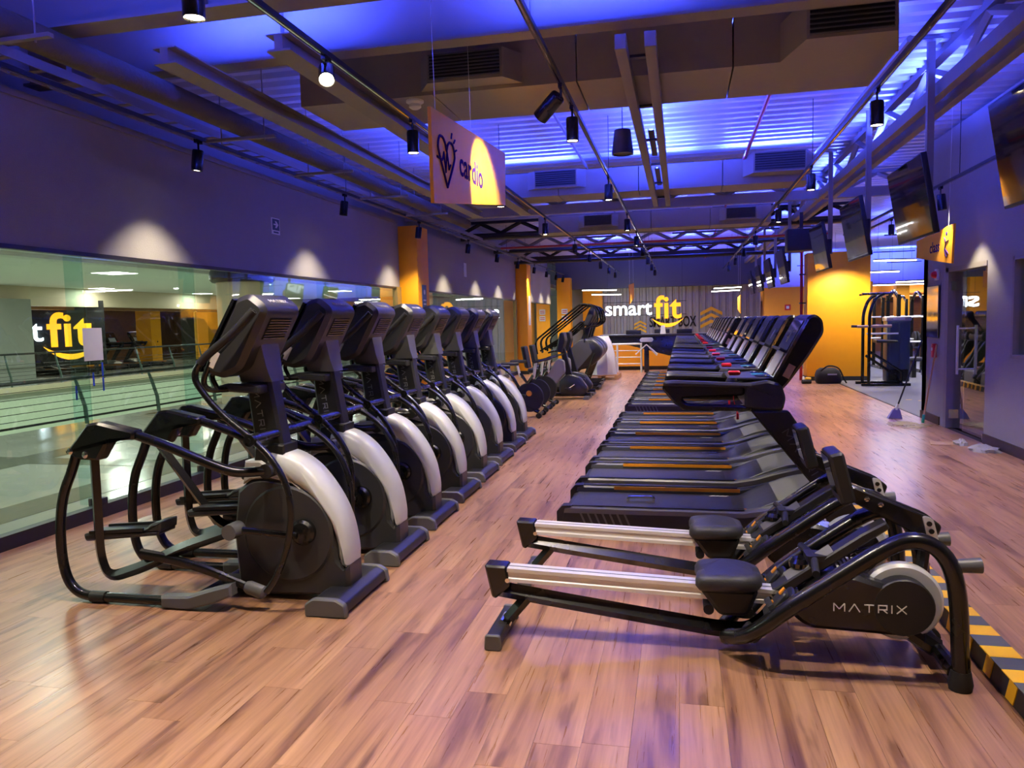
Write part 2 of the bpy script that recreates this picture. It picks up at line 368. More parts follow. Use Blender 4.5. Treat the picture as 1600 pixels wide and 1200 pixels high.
column(-4.80, -4.26, 30.0, 30.5, 3.3, 'orange pillar with white notices behind the stair climbers')
column(-3.90, -3.12, 31.0, 31.4, 3.0, 'orange pillar touching the corrugated grey wall behind the stair climbers')
column(3.0, 4.42, 19.7, 20.25, 3.10, 'broad orange pillar with a black bag at its foot')
column(2.95, 4.3, 29.0, 29.6, 2.62, 'orange pillar with a small red sign, beyond the treadmill consoles')
column(4.05, 4.6, 26.0, 26.5, 3.0, 'narrow orange pillar half hidden behind the broad one')
# notices on pillars
n = tag(ob('notice_board', MB().box(-.005, .005, -.11, .11, -.3, .3), K['navy'], loc=(-4.574, 13.30, 2.02)), 'small navy notice with white print on the orange pillar by the window', 'sign')
for i in range(4): ob('print_line', MB().box(.005, .008, -.07, .07, -.2+i*.07, -.175+i*.07), K['wmark'], n)
ob('print_symbol', MB().cyl((.005, 0, .17), (.008, 0, .17), .045, 12), K['wmark'], n)
tag(ob('notice_board', MB().box(-.005, .005, -.16, .16, -.45, .45), K['pale'], loc=(-4.574, 23.2, 1.95)), 'pale blue notice on the orange pillar beside the recumbent bikes', 'sign')
for z, lb in ((1.98, 'upper white notice on the orange pillar behind the stair climbers'), (1.72, 'lower white notice on the orange pillar behind the stair climbers')):
    n = tag(ob('notice_board', MB().box(-.12, .12, -.004, .004, -.1, .1), K['paper'], loc=(-4.5, 29.985, z)), lb, 'sign')
    ob('print', MB().box(-.09, .09, -.006, -.004, -.05, -.02), K['red'], n); ob('print', MB().box(-.09, .09, -.006, -.004, .02, .05), K['red'], n)
n = tag(ob('notice_board', MB().box(-.1, .1, -.004, .004, -.1, .1), K['red'], loc=(3.75, 28.98, 1.9)), 'small square red sign on the far orange pillar', 'sign')
ob('print', MB().box(-.05, .05, -.006, -.004, -.05, .05), K['white'], n)
# exit sign on the left wall
es = tag(ob('exit_sign', MB().box(0, .008, -.095, .095, -.10, .10), K['white'], loc=(XL, 8.745, 2.865)), 'small green-and-white exit arrow sign on the wall above the glass', 'sign')
ob('panel', MB().box(.008, .010, -.082, .082, -.05, .088), K['navy'], es)
ob('arrow', MB().prism([(-.055, .012), (.0, .012), (-.02, -.022), (.012, -.022), (.058, .02), (.012, .062), (-.02, .062), (.0, .028), (-.055, .028)], .010, .012, 'yz'), K['white'], es)
ob('print', MB().box(.008, .010, -.06, .06, -.085, -.065), K['navy'], es)
tag(ob('exit_sign', MB().box(0, .008, -.1, .1, -.16, .16), K['pale'], loc=(XL, 17.3, 2.85)), 'small pale sign on the wall between the two nearest orange pillars', 'sign')

# ---------------------------------------------------------------- right wall, door, window
ZR = 4.05
wr = struct(ob('wall_right', MB().box(XR, XR+.2, YB, 6.2, 0, ZR).box(XR, XR+.2, 6.2, 9.42, 0, 1.07).box(XR, XR+.2, 6.2, 9.42, 2.19, ZR)
    .box(XR, XR+.2, 9.42, 10.15, 0, ZR).box(XR, XR+.2, 10.15, 11.6, 2.2, ZR).box(XR, XR+.2, 11.6, 12.6, 0, ZR).box(XR, 6.9, 12.4, 12.6, 0, 2.9), K['wall']))
struct(ob('baseboard_right', MB().box(XR-.015, XR, YB, 10.15, 0, .12).box(XR-.015, XR, 11.75, 12.6, 0, .12).box(XR-.015, 6.9, 12.6, 12.615, 0, .12), mat('baseboard_brown', (.05, .03, .025), .5)))
struct(ob('wall_back', MB().box(XL-.2, XR+.3, YB-.2, YB, 0, 4.2), K['wall']))
struct(ob('floor_studio', MB().box(XR+.2, 8.5, 6, 12.4, -.2, -.002), K['sub'])); struct(ob('wall_studio', MB().box(8.4, 8.5, 6, 12.4, 0, 3).box(XR+.2, 8.5, 5.9, 6, 0, 3), K['wall'])); struct(ob('ceiling_studio', MB().box(XR+.2, 8.5, 5.9, 12.4, 3, 3.1), K['steel']))
d = bpy.data.objects.new('door_1', None); COL.objects.link(d); struct(d); d.location = (XR, 10.15, 0)
ob('jamb', MB().box(-.01, .21, 1.33, 1.45, 0, 2.2).box(-.01, .21, 0, 1.45, 2.14, 2.2), K['steel'], d)
ob('fixed_pane', MB().box(.08, .092, .92, 1.33, .02, 2.14), K['gdoor'], d)
ob('leaf', MB().box(.06, .072, .02, .90, .02, 2.14), K['gdoor'], d)
for x in (-.05, .16):
    ob('pull_handle', MB().tube(fil([(.066, .80, 1.38), (x, .80, 1.38)], .01), .010).tube([(x, .80, .78), (x, .80, 1.42)], .016, 12).tube([(.066, .80, .85), (x, .80, .85)], .010), K['alu'], d)
ob('hinge', MB().cbox((.066, .1, .05), (.05, .16, .08)).cbox((.066, .1, 2.1), (.05, .16, .08)).cbox((.05, 1.33, 1.95), (.06, .06, .12)).cbox((.05, 1.33, .2), (.06, .06, .12)), K['chrome'], d)
w4 = bpy.data.objects.new('window_4', None); COL.objects.link(w4); struct(w4); w4.location = (XR, 6.2, 1.07)
ob('frame', MB().box(-.01, .2, 0, 3.22, 0, .04).box(-.01, .2, 0, 3.22, 1.08, 1.12).box(-.01, .2, 3.17, 3.22, 0, 1.12).box(-.01, .2, 0, .05, 0, 1.12), K['steel'], w4)
ob('pane', MB().box(.05, .062, .05, 3.17, .04, 1.08), K['gdoor'], w4)
struct(ob('partition', MB().box(XR+.35, XR+.4, 11.0, 12.38, 0, 2.9), K['saddle'])).name = 'wall_closet'
# steel mirror panel turned to catch the glowing sign, alarm, small extinguisher box
pl = thing('mirror_panel', 'small steel mirror panel on the wall end beside the glass door', 'mirror', (XR-.012, 12.1, 1.6), -.03)
ob('plate', MB().box(-.012, 0, -.28, .27, -.36, .37), mat('mirror_steel', (.62, .62, .66), .07, 1.0), pl); ob('backing', MB().box(0, .005, -.29, .28, -.37, .38), K['dark'], pl)
al = thing('alarm_beacon', 'small red fire alarm beacon high on the wall above the mirror panel', 'alarm', (XR, 11.95, 2.13)); ob('plate', MB().box(-.03, 0, -.06, .06, -.08, .08), K['white'], al, bevel=.005); ob('lens', MB().lathe([(.05, 0), (.05, -.03), (.03, -.06), (0, -.07)], (-.03, 0, 0), 14, 'x'), K['red'], al)
al = thing('call_point', 'red fire call point below the mirror panel by the glass door', 'alarm', (XR, 11.98, 1.05)); ob('box', MB().box(-.05, 0, -.05, .05, -.1, .1), K['red'], al, bevel=.008); ob('button', MB().cyl((-.055, 0, .02), (-.05, 0, .02), .025), K['white'], al)

# ---------------------------------------------------------------- weights area shell
struct(ob('wall_far', MB().box(-4.6, 3.0, 31.5, 31.7, 0, 3.4), K['cont']))
b = MB()
x = -3.1
while x < 3.0:
    b.prism([(x, 31.5), (x+.03, 31.44), (x+.15, 31.44), (x+.18, 31.5)], 0, 3.0, 'xy'); x += .26
ob('rib_field', b, K['cont'], bpy.data.objects['wall_far'])['kind'] = 'stuff'
struct(ob('wall_gym_upper', MB().box(3.0, 14, 33.0, 33.3, 2.75, 4.2), K['ceil']))
struct(ob('wall_gym', MB().box(3.0, 14, 35, 35.2, 0, 3.4).box(13.8, 14, 12.4, 35, 0, 3.4), K['brown']))
struct(ob('trim_4', MB().box(3.2, 13.8, 34.6, 35, 2.25, 2.75), mat('warm_soffit', (.55, .28, .10), .7, bump=.3, bscale=40)))
struct(ob('wall_soffit', MB().box(XL, 3.0, 30.6, 30.9, 2.85, 4.2), mat('soffit_dark', (.07, .07, .075), .7)))

# ---------------------------------------------------------------- ceiling deck, beams, trusses
ZD = 4.15
poly = []; y = YB
while y < 36:
    poly += [(y, ZD), (y+.05, ZD), (y+.08, ZD-.06), (y+.17, ZD-.06), (y+.20, ZD)]; y += .25
poly += [(36, ZD+.1), (YB, ZD+.1)]
cl = struct(ob('ceiling', MB().prism(poly, XL-.6, 14, 'yz'), K['deck'], ang=0))
def cross_beam(y, z, label, x0=XL-.3, x1=XR+.25, h=.5, w=.2):
    t = thing('ceiling_beam', label, 'beam', (0, y, z), group='steel beams under the roof')
    ob('flange', MB().box(x0, x1, -w/2, w/2, 0, .02), K['steel'], t); ob('flange', MB().box(x0, x1, -w/2, w/2, h-.02, h), K['steel'], t)
    ob('web', MB().box(x0, x1, -.01, .01, .02, h-.02), K['steel'], t)
    x = x0+.4
    while x < x1: ob('stiffener', MB().box(x, x+.012, -w/2+.01, w/2-.01, .02, h-.02), K['steel'], t); x += 1.9
    return t
cross_beam(4.49, 3.6, 'wide-flanged steel beam crossing the roof between the cardio sign and the mall window')
cross_beam(5.46, 3.62, 'steel beam crossing the roof just before the ducts with grilles', w=.16)
cross_beam(1.6, 3.6, 'steel beam crossing the roof above the rowing machines')
cross_beam(-1.2, 3.6, 'steel beam crossing the roof behind the rowing machines')
def truss(y, label, z0=3.6, z1=4.05, x0=XL-.3, x1=XR+.2, n=9, m='steel'):
    t = thing('roof_truss', label, 'truss', (0, y, z0), group='roof trusses')
    h = z1-z0
    ob('bottom_chord', MB().box(x0, x1, -.06, .06, 0, .16), K[m], t); ob('top_chord', MB().box(x0, x1, -.05, .05, h-.06, h), K[m], t)
    L = (x1-x0)/n
    for i in range(n):
        a = x0+i*L; mid = a+L/2
        for p, q in (((a, 0, .16), (mid, 0, h-.05)), ((mid, 0, h-.05), (a+L, 0, .16))):
            ob('diagonal', MB().tube([p, q], .045, 4), K[m], t, ang=0)
    return t
truss(14.25, 'open steel roof truss crossing above the middle of the treadmill row')
truss(18.1, 'dark steel roof truss crossing above the stair climbers', m='dark')
truss(21.6, 'steel roof truss crossing before the reception desk')
truss(25.2, 'dark steel roof truss crossing above the turnstile', m='dark')
def long_beam(x0, x1, y0, y1, z, label, gap=.12, h=.13):
    t = thing('channel_beam', label, 'beam', ((x0+x1)/2, y0, z), group='double steel channels')
    L = y1-y0; w = (x1-x0)/2
    for s in (-1, 1):
        ob('channel', MB().box(min(s*gap/2, s*w), max(s*gap/2, s*w), 0, L, 0, h), K['steel'], t, bevel=.004)
    y = .4
    while y < L: ob('spacer', MB().box(-gap/2, gap/2, y, y+.05, h-.03, h-.01), K['dark'], t); y += 1.3
    return t
long_beam(-.42, -.15, 5.25, 12.6, 3.39, 'double steel channel slung below the ducts above the treadmills', h=.1)
long_beam(2.33, 2.62, 4.6, 30, 3.6, 'long double steel channel above the hanging televisions')
def flat_beam(x, y0, y1, z, label, w=.17):
    t = thing('roof_joist', label, 'beam', (x, y0, z), group='roof joists above the ellipticals'); L = y1-y0
    ob('flange', MB().box(-w/2, w/2, 0, L, 0, .014), K['steel'], t); ob('web', MB().box(-.03, .03, 0, L, .014, .1), K['steel'], t); ob('top_flange', MB().box(-w/2, w/2, 0, L, .1, .11), K['steel'], t)
flat_beam(-3.36, 4.62, 12.7, 3.38, 'steel joist running along the roof above the elliptical trainers, nearer the window')
flat_beam(-2.52, 4.62, 12.7, 3.38, 'steel joist running along the roof beside the spotlight track behind the cardio sign')
def bracing(x, y0, y1, label):
    t = thing('roof_truss', label, 'truss', (x, y0, 3.73), group='roof trusses'); L = y1-y0; n = max(2, int(L/1.5)); s = L/n
    ob('top_chord', MB().box(-.05, .05, 0, L, .30, .38), K['steel'], t)
    for i in range(n):
        ob('diagonal', MB().tube([(0, i*s, 0), (0, i*s+s/2, .3)], .04, 4), K['steel'], t, ang=0); ob('diagonal', MB().tube([(0, i*s+s/2, .3), (0, i*s+s, 0)], .04, 4), K['steel'], t, ang=0)
bracing(2.47, 4.7, 19, 'long steel truss standing on the channel above the televisions')
# ducts with grilles
def duct(y0, y1, x0, x1, z0, z1, label, grilles):
    t = thing('air_duct', label, 'duct', ((x0+x1)/2, (y0+y1)/2, z0), group='air ducts'); cx, cyy = (x0+x1)/2, (y0+y1)/2
    xs = [x0]; 
    while xs[-1] < x1-.1: xs.append(min(xs[-1]+1.2, x1))
    for a, c in zip(xs[:-1], xs[1:]): ob('section', MB().box(a-cx+.006, c-cx-.006, y0-cyy, y1-cyy, 0, z1-z0), K['duct'], t)
    for (a, c, d, za, zb) in grilles:
        ya = y0-cyy-d
        g = ob('grille_box', MB().prism([(a-cx, ya), (c-cx, ya), (c-cx+.12, y0-cyy), (a-cx-.12, y0-cyy)], za-z0, zb-z0, 'xy'), K['duct'], t)
        ob('grille_back', MB().box(a-cx+.02, c-cx-.02, ya-.004, ya, za-z0+.025, zb-z0-.02), K['dark'], g)
        n = 8
        for i in range(n):
            z = za-z0+.03+(zb-za-.05)*i/(n-1); ob('louvre', MB().box(a-cx+.02, c-cx-.02, ya-.02, ya-.004, z-.004, z+.004), K['grey2'], g)
    return t
duct(6.2, 7.06, -3.2, 1.55, 3.5, 3.88, 'large rectangular air duct with two grilles behind the cardio sign', [(-1.98, -1.36, .2, 3.53, 3.76), (.86, 1.44, .45, 3.50, 3.78)])
duct(11.6, 12.2, -3.0, 1.9, 3.5, 3.86, 'second rectangular air duct with two grilles above the middle treadmills', [(-2.15, -1.5, .12, 3.60, 3.86), (1.0, 1.7, .3, 3.60, 3.88)])
duct(16.4, 17.0, -3.0, 1.9, 3.5, 3.86, 'third rectangular air duct with two grilles, beyond the first open truss', [(-2.0, -1.4, .12, 3.58, 3.82), (.9, 1.5, .12, 3.58, 3.82)])
tag(ob('insulated_pipe', MB().tube([(-4.1, YB, 3.465), (-3.95, 5.2, 3.465), (-3.93, 14, 3.465)], .09, 14), mat('lagging', (.11, .095, .07), .85, bump=.6, bscale=30), ang=60), 'lagged pipe running along the roof above the left spotlight track', 'pipe')
tray = thing('cable_tray', 'perforated steel cable tray hanging along the roof above the elliptical trainers', 'cable tray', (-4.64, 3, 3.5))
for s in (-.14, .14): ob('side_rail', MB().box(s-.006, s+.006, 0, 22, 0, .07), K['steel'], tray)
b = MB()
for i in range(73): b.box(-.14, .14, i*.3, i*.3+.05, 0, .008)
ob('rung_field', b, K['steel'], tray)['kind'] = 'stuff'
ORD5 = ['first', 'second', 'third', 'fourth', 'fifth']
for i, y in enumerate((3.95, 6.5, 8.2, 10, 11.8)):
    t = thing('strut_hanger', ORD5[i]+' steel strut hanger under the lagged pipe, counted from the nearest roof beam', 'bracket', (-3.97, y, 3.345), group='strut hangers under the pipes')
    ob('strut', MB().box(-.35, .35, -.02, .02, 0, .025), K['steel'], t)
    for s in (-.2, .24): ob('rod', MB().cyl((s, 0, -.02), (s, 0, .765), .006, 6), K['steel'], t)
for z, x, r, m, lb in ((3.86, .9, .025, 'redp', 'thin red sprinkler pipe running along the roof'), (3.9, 1.9, .03, 'steel', 'thin grey conduit running along the roof beside the television poles'), (3.95, -1.4, .02, 'steel', 'thin grey conduit running along the roof between the two middle tracks')):
    tag(ob('roof_pipe', MB().tube([(x, 7.2, z), (x, 30, z)], r, 8), K[m]), lb, 'pipe')
for y, z, lb in ((17.4, 3.58, 'black pipe crossing under the roof beside the third duct'), (20.2, 3.5, 'black pipe crossing under the roof above the far treadmills'), (22.8, 3.4, 'black pipe crossing under the roof near the reception desk')):
    tag(ob('roof_pipe', MB().tube([(XL, y, z), (XR-.2, y, z)], .05, 8), K['dark']), lb, 'pipe')
tag(ob('sprinkler_pipe', MB().tube([(-4.5, 19.2, 3.5), (3.4, 19.2, 3.5)], .025, 8), K['redp']), 'red sprinkler pipe crossing under the roof', 'pipe')
sm = thing('smoke_detector', 'white round smoke detector under the duct behind the cardio sign', 'smoke detector', (-2.2, 6.32, 3.5)); ob('base', MB().lathe([(.075, 0), (.075, -.015), (.05, -.03)], n=20), K['white'], sm); ob('head', MB().lathe([(.05, -.03), (.052, -.055), (.03, -.07), (0, -.07)], n=20), K['white'], sm)

# ---------------------------------------------------------------- blue LED bars on top of ducts, beams and trusses
def led_bar(x, y, z, power, label, L=1.2, tilt=0, rz=0, hang=False):
    t = thing('blue_led_bar', label, 'led light', (x, y, z), rz, group='blue led bars in the roof')
    ob('housing', MB().box(-L/2, L/2, -.03, .03, 0, .012).box(-L/2, L/2, -.03, -.026, .012, .03).box(-L/2, L/2, .026, .03, .012, .03), K['dark'], t)
    ob('tube', MB().tube([(-L/2+.02, 0, .02), (L/2-.02, 0, .02)], .009, 8), K['ledb'], t)
    if hang:
        for s in (-1, 1): ob('hanger_rod', MB().cyl((s*L*.4, .028, .01), (s*L*.4, .028, ZD-z), .004, 6), K['dark'], t)
    area('blue_light', (0, 0, .034), L, power, BLUE, (PI+tilt, 0, 0), .05, t)
    return t
BL = 115
WH = {-1: 'nearer the window wall', 0: 'middle of three', 1: 'nearer the door wall'}
for y, z, lb, rows in ((6.95, 3.882, 'first duct', ((-2.2, 1.0, -1), (-.9, 1.2, 0), (1.0, 1.3, 1))),
        (11.75, 3.862, 'second duct', ((-2.2, 1.3, -1), (-.4, 1.1, 0), (1.25, 1.5, 1))),
        (16.6, 3.862, 'third duct', ((-2.2, 1.0, -1), (-.4, 1.0, 0), (1.25, 1.0, 1)))):
    for x, p, w in rows: led_bar(x, y, z, BL*p, 'blue led bar lying on the '+lb+', '+WH[w], tilt=-.5 if y == 6.95 else .5 if y == 11.75 else 0)
for y, z, tl, lb in ((2.9, 3.72, -.9, 'between the beams over the rowers'), (5.0, 3.84, -1.0, 'between the two beams by the cardio sign')):
    for x, w, p in ((-3.0, -1, 1.0), (-.6, 0, 1.0), (1.8, 1, .6)): led_bar(x, y, z, BL*p*(.8 if y < 3 else 1.1), 'blue led bar hung '+lb+', '+WH[w], tilt=tl, hang=True)
for y, lb in ((8.2, 'between the first and second duct'), (10.4, 'just before the second duct'), (13.3, 'before the open truss'), (15.4, 'behind the open truss')):
    led_bar(2.47, y, 3.732, BL*1.2, 'blue led bar on the channel over the televisions, '+lb, rz=PI/2)
for y, lb in ((8.6, 'between the first and second duct'), (10.6, 'just before the second duct')):
    led_bar(-.285, y, 3.492, BL*1.3, 'blue led bar on the channel above the treadmills, '+lb, rz=PI/2)
    led_bar(-3.36, y, 3.492, BL*.5, 'blue led bar on the channel above the ellipticals, '+lb, rz=PI/2)
for y, lb in ((19.6, 'above the far stair climber'), (23.4, 'above the turnstile'), (27.5, 'above the reception desk')):
    for x, w in ((-2.2, -1), (.4, 0), (2.6, 1)): led_bar(x, y, 3.7, BL*1.2, 'blue led bar hung '+lb+', '+WH[w], hang=True, tilt=-.7 if y > 27 else 0)
for x, y, lb in ((5.5, 15.5, 'by the dashed tape'), (5.5, 20.5, 'over the weight machine with the tall frame'), (6.5, 26, 'over the racks'), (9, 22, 'by the brown side wall'), (5.0, 31.4, 'by the brown end wall, nearer the pillars'), (8.2, 31.4, 'by the brown end wall, nearer the corner')): led_bar(x, y, 3.5, BL*(3 if y > 31 else 1.5), 'blue led bar hung in the weights area '+lb, hang=True, tilt=-.9 if y > 31 else 0)

# ---------------------------------------------------------------- spotlight tracks
ZT = 3.35
def track(x, y0, y1, label, z=ZT):
    t = thing('light_track', label, 'light track', (x, y0, z), group='spotlight tracks')
    ob('rail', MB().box(-.018, .018, 0, y1-y0, 0, .035), K['dark'], t)
    ob('groove', MB().box(-.006, .006, 0, y1-y0, -.002, 0), K['chrome'], t)
    y = .6
    while y < y1-y0:
        if not any(a-.15 < y+y0 < c+.15 for a, c in ((6.0, 7.1), (11.2, 12.3), (16.2, 17.1), (4.3, 4.7), (5.3, 5.6), (14.1, 14.4))): ob('hanger_rod', MB().cyl((0, y, .03), (0, y, ZD-z-.05), .004, 6), K['dark'], t)
        y += 2.4
    return t
def spot(x, y, label, power, z=ZT, aim=(0, 0, -1), cone=75, r=.052, L=.19, on=True, group=None, stem=.06, blend=.5):
    t = thing('spotlight', label, 'spotlight', (x, y, z-stem), group=group)
    A = Vector(aim).normalized(); M = A.to_track_quat('-Z', 'Y').to_matrix().to_4x4()
    ob('stem', MB().cbox((0, 0, stem-.015), (.03, .09, .03)).cyl((0, 0, stem), (0, 0, -.03), .009, 8), K['black'], t)
    h = ob('housing', MB().lathe([(0, 0), (r*.9, 0), (r, -.012), (r, -L), (r*.93, -L), (r*.86, -L+.012), (0, -L+.012)], (0, 0, -.03), 18, M=M), K['black'], t)
    ob('lens', MB().lathe([(0, -L+.008), (r*.86, -L+.008)], (0, 0, -.03), 18, M=M), K['lamp'], t)
    l = bpy.data.lights.new('spot', 'SPOT'); l.energy = power*140; l.color = WARM; l.spot_size = math.radians(cone); l.spot_blend = blend; l.shadow_soft_size = .04
    lo = bpy.data.objects.new('spot_light', l); COL.objects.link(lo); lo.parent = t; lo.matrix_local = Matrix.Translation(A*(L+.03)+Vector((0, 0, -.02))) @ M
    return t
ORD = ['first', 'second', 'third', 'fourth', 'fifth', 'sixth', 'seventh', 'eighth', 'ninth', 'tenth', 'eleventh', 'twelfth', 'thirteenth', 'fourteenth']
TX = {'window wall': -4.35, 'elliptical trainers': -2.24, 'aisle': -.86, 'treadmill consoles': 1.51}
for nm, x in TX.items(): track(x, YB+.2, 29, 'black spotlight track running along the roof above the '+nm)
LY = {'window wall': [3.3, 6.4, 9.55, 12.5, 15.6, 18.2, 20.6, 23, 25.2, 27.2, 28.8], 'elliptical trainers': [.6, 3.32, 6.35, 9.6, 12.9, 16.6, 19.3, 22, 24.6, 27],
      'aisle': [.4, 3.0, 6.35, 9.55, 12.9, 15.6, 18.2, 21, 23.7, 26.5], 'treadmill consoles': [.4, 3.3, 6.6, 9.7, 12.8, 16.6, 19.6, 22.6, 25.6]}
for nm, ys in LY.items():
    for i, y in enumerate(reversed(ys)):
        wl_ = nm == 'window wall'
        spot(TX[nm], y, ORD[i]+' black cylinder spotlight from the reception end, on the track above the '+nm, 1.15 if wl_ else 1.5, aim=(-.14, 0, -1) if wl_ else (0, 0, -1), cone=94 if wl_ else 92, group='spotlights on tracks', blend=.8 if wl_ else .5)
spot(-2.24, 4.72, 'tilted spotlight glaring beside the cardio sign, on the track over the ellipticals', .8, aim=(.28, -.62, -.72), cone=70, group='spotlights on tracks', L=.14)
spot(-.86, 5.75, 'black spotlight turned sideways over the aisle, in front of the duct', 1.7, aim=(-.78, .46, -.60), cone=62, group='spotlights on tracks', L=.22, r=.06)
tr = track(3.1, YB+.3, 16, 'light grey spotlight track running beside the wall with the glass door', 3.12)
for i, y in enumerate((14.3, 10.35, 7.2, 3.8)): spot(3.1, y, ORD[i]+' spotlight from the broad orange pillar, on the track by the glass door', .9, z=3.12, aim=(.12, 0, -1), cone=82, group='spotlights on tracks')
tr = track(3.75, 13.2, 19.2, 'short spotlight track in front of the broad orange pillar', 3.3)
spot(3.75, 18.5, 'spotlight lighting the broad orange pillar', 2.2, z=3.3, aim=(0, .35, -1), cone=110, group='spotlights on tracks'); spot(3.75, 15.2, 'spotlight over the rubber floor before the broad orange pillar', 1.5, z=3.3, cone=100, group='spotlights on tracks')
hb = thing('pendant_speaker', 'black conical pendant speaker hanging over the treadmills beside the double channel', 'speaker', (-.52, 7.27, 3.13)); ob('body', MB().lathe([(0, .22), (.075, .22), (.10, .02), (.10, 0), (.085, 0), (.08, .01), (0, .01)], n=22), K['blackm'], hb); ob('cable', MB().cyl((0, 0, .22), (0, 0, .96), .004, 6), K['dark'], hb)
# ---------------------------------------------------------------- elliptical trainers
WM = {k: wordmark(K[m], h, .002) for k, m, h in (('ell_mast', 'mmark', .036), ('ell_head', 'lmark', .024), ('tm', 'dmark', .055), ('row', 'lmark', .037), ('small', 'wmark', .03))}
def make_elliptical():
    t = thing('elliptical_trainer', '', 'elliptical', group='elliptical trainers in a row')
    X = lambda pts: [(p[0]+2.6, p[1]) for p in pts]
    f = ob('front_foot', MB().prism(rp(X([(-2.04, .02), (-1.81, .02), (-1.82, .075), (-1.87, .10), (-1.99, .10), (-2.04, .07)]), .012, 3), -.285, .285), K['dark'], t)
    for s in (-1, 1):
        e = ob('end_cap', MB().prism(rp(X([(-2.05, .0), (-1.80, .0), (-1.81, .075), (-1.86, .104), (-2.0, .104), (-2.05, .07)]), .014, 3), *sorted((s*.28, s*.325)), c=.008), K['grey2'], f)
    ob('sticker', MB().box(.66, .72, -.02, .05, .1005, .1015), K['white'], f)
    # shroud
    arc_in = [(-2.53, .66), (-2.44, .725), (-2.32, .735), (-2.18, .70), (-2.06, .61), (-1.97, .49), (-1.925, .37), (-1.915, .27)]
    arc_out = [(-2.31, .90), (-2.18, .87), (-2.06, .79), (-1.95, .65), (-1.88, .50), (-1.85, .34), (-1.85, .25)]
    core = spl2(arc_in, 5)+[(-1.88, .235), (-1.85, .245), (-1.85, .12), (-1.88, .07), (-2.40, .03), (-2.55, .09), (-2.57, .4)]
    XS = lambda pts: [(p[0]*1.016+2.6, max(.022, 1.6-(1.6-p[1])*1.016)) for p in pts]
    sh = ob('body_shroud', MB().prism(XS(core), -.10, .10, c=.02), K['grey'], t, ang=40)
    sil = spl2(arc_out, 5)+[(-1.86, .225), (-1.88, .22), (-1.905, .245)]+spl2(arc_in, 5)[::-1][1:-14]+[(-2.36, .74), (-2.34, .86)]
    ob('silver_cover', MB().prism(XS(sil), -.108, .108, c=.035), K['silver'], t, ang=50)
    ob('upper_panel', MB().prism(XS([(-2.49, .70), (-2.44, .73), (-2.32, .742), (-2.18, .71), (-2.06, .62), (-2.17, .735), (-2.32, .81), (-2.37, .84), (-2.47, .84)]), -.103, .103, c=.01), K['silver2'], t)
    ob('neck', MB().prism(X([(-2.49, .60), (-2.26, .60), (-2.26, .92), (-2.33, .93), (-2.45, .90)]), -.085, .085, c=.01), K['blackm'], t)
    for s in (-1, 1):
        dk = ob('side_disc', MB().lathe([(0, .012), (.27, .012), (.285, 0)], (-2.25+2.6, 0, .40), 40, 'y'), K['grey'], t)
        dk.location = (0, s*.10, 0); dk.scale = (1, s, 1)
        ob('crank_hub', MB().lathe([(.075, 0), (.075, .03), (.06, .045), (.03, .05), (0, .05)], (-2.14+2.6, 0, .42), 24, 'y'), K['black'], dk, loc=(0, .01, 0))
    # mast, collar, console
    m = ob('mast', MB().prism(X([(-2.455, .82), (-2.265, .82), (-2.355, 1.38), (-2.515, 1.38)]), -.062, .062, c=.018), K['blackm'], t)
    mm = Vector((-.075, 0, -.5)).normalized()
    for s in (-1, 1): ob('wordmark', WM['ell_mast'], None, m, M=TM((-2.415+2.6, s*.0635, 1.10), (.15, 0, -1), (1, 0, .15) if s < 0 else (-1, 0, -.15)))
    hd = MB().prism(rp(X([(-2.70, 1.36), (-2.45, 1.775), (-2.36, 1.80), (-2.275, 1.735), (-2.265, 1.69), (-2.44, 1.37), (-2.56, 1.32)]), [.02, .03, .03, .03, .02, .04, .03]), -.21, .21, c=.03)
    c = ob('console', hd, K['grey'], t, ang=30)
    ob('screen', MB().box(-.17, .17, -.13, .13, 0, .006), K['screen'], c, M=TM((-2.583+2.6, 0, 1.575), (0, -1, 0), (.25, 0, .415)))
    ob('screen_bezel', MB().box(-.215, .215, -.235, .235, -.016, .001), K['black'], c, M=TM((-2.583+2.6, 0, 1.57), (0, -1, 0), (.25, 0, .415)))
    bd = Vector((.175, 0, .32)).normalized()
    for i in range(8):
        p = Vector((-2.345+2.6, 0, 1.545))+bd*(i*.017)
        ob('vent_slat', MB().box(-.12, .12, -.0035, .0035, -.002, .008), K['black'], c, M=TM(p, (0, 1, 0), bd))
    ob('vent_back', MB().box(-.125, .125, -.01, .13, -.001, .002), K['rubber'], c, M=TM((-2.345+2.6, 0, 1.545), (0, 1, 0), bd))
    ob('wordmark', WM['ell_head'], None, c, M=TM((-2.300+2.6, 0, 1.757), (0, 1, 0), (-.1, 0, .08)))
    ob('sticker', MB().box(-.02, .02, -.05, .05, 0, .002), K['sticker'], c, M=TM((-2.60+2.6, -.211, 1.43), (.87, 0, -.5), (.5, 0, .87)))
    ob('collar', MB().loft([[Vector((x+2.6, y, z)) for x, y in ((a, -w), (b, -w), (b, w), (a, w))] for z, a, b, w in ((1.29, -2.52, -2.325, .07), (1.37, -2.545, -2.345, .085), (1.50, -2.52, -2.365, .10), (1.54, -2.46, -2.365, .05))]), K['grey2'], t)
    tr_ = ob('accessory_tray', MB().prism(rp(X([(-2.66, 1.245), (-2.36, 1.225), (-2.36, 1.275), (-2.56, 1.29), (-2.64, 1.27)]), .01, 3), -.15, .15, c=.01), K['grey'], t)
    for s in (-1, 1):
        ob('fixed_handle', MB().tube(fil([(.06, s*.12, 1.255), (-.06, s*.19, 1.25), (-.09, s*.20, 1.30), (-.03, s*.20, 1.42)], .05), .017, 10), K['black'], t)
        ob('grip_loop', MB().tube(fil([(-.02, s*.17, 1.37), (-.05, s*.17, 1.33), (-.01, s*.17, 1.25)], .03), .014, 8), K['black'], t)
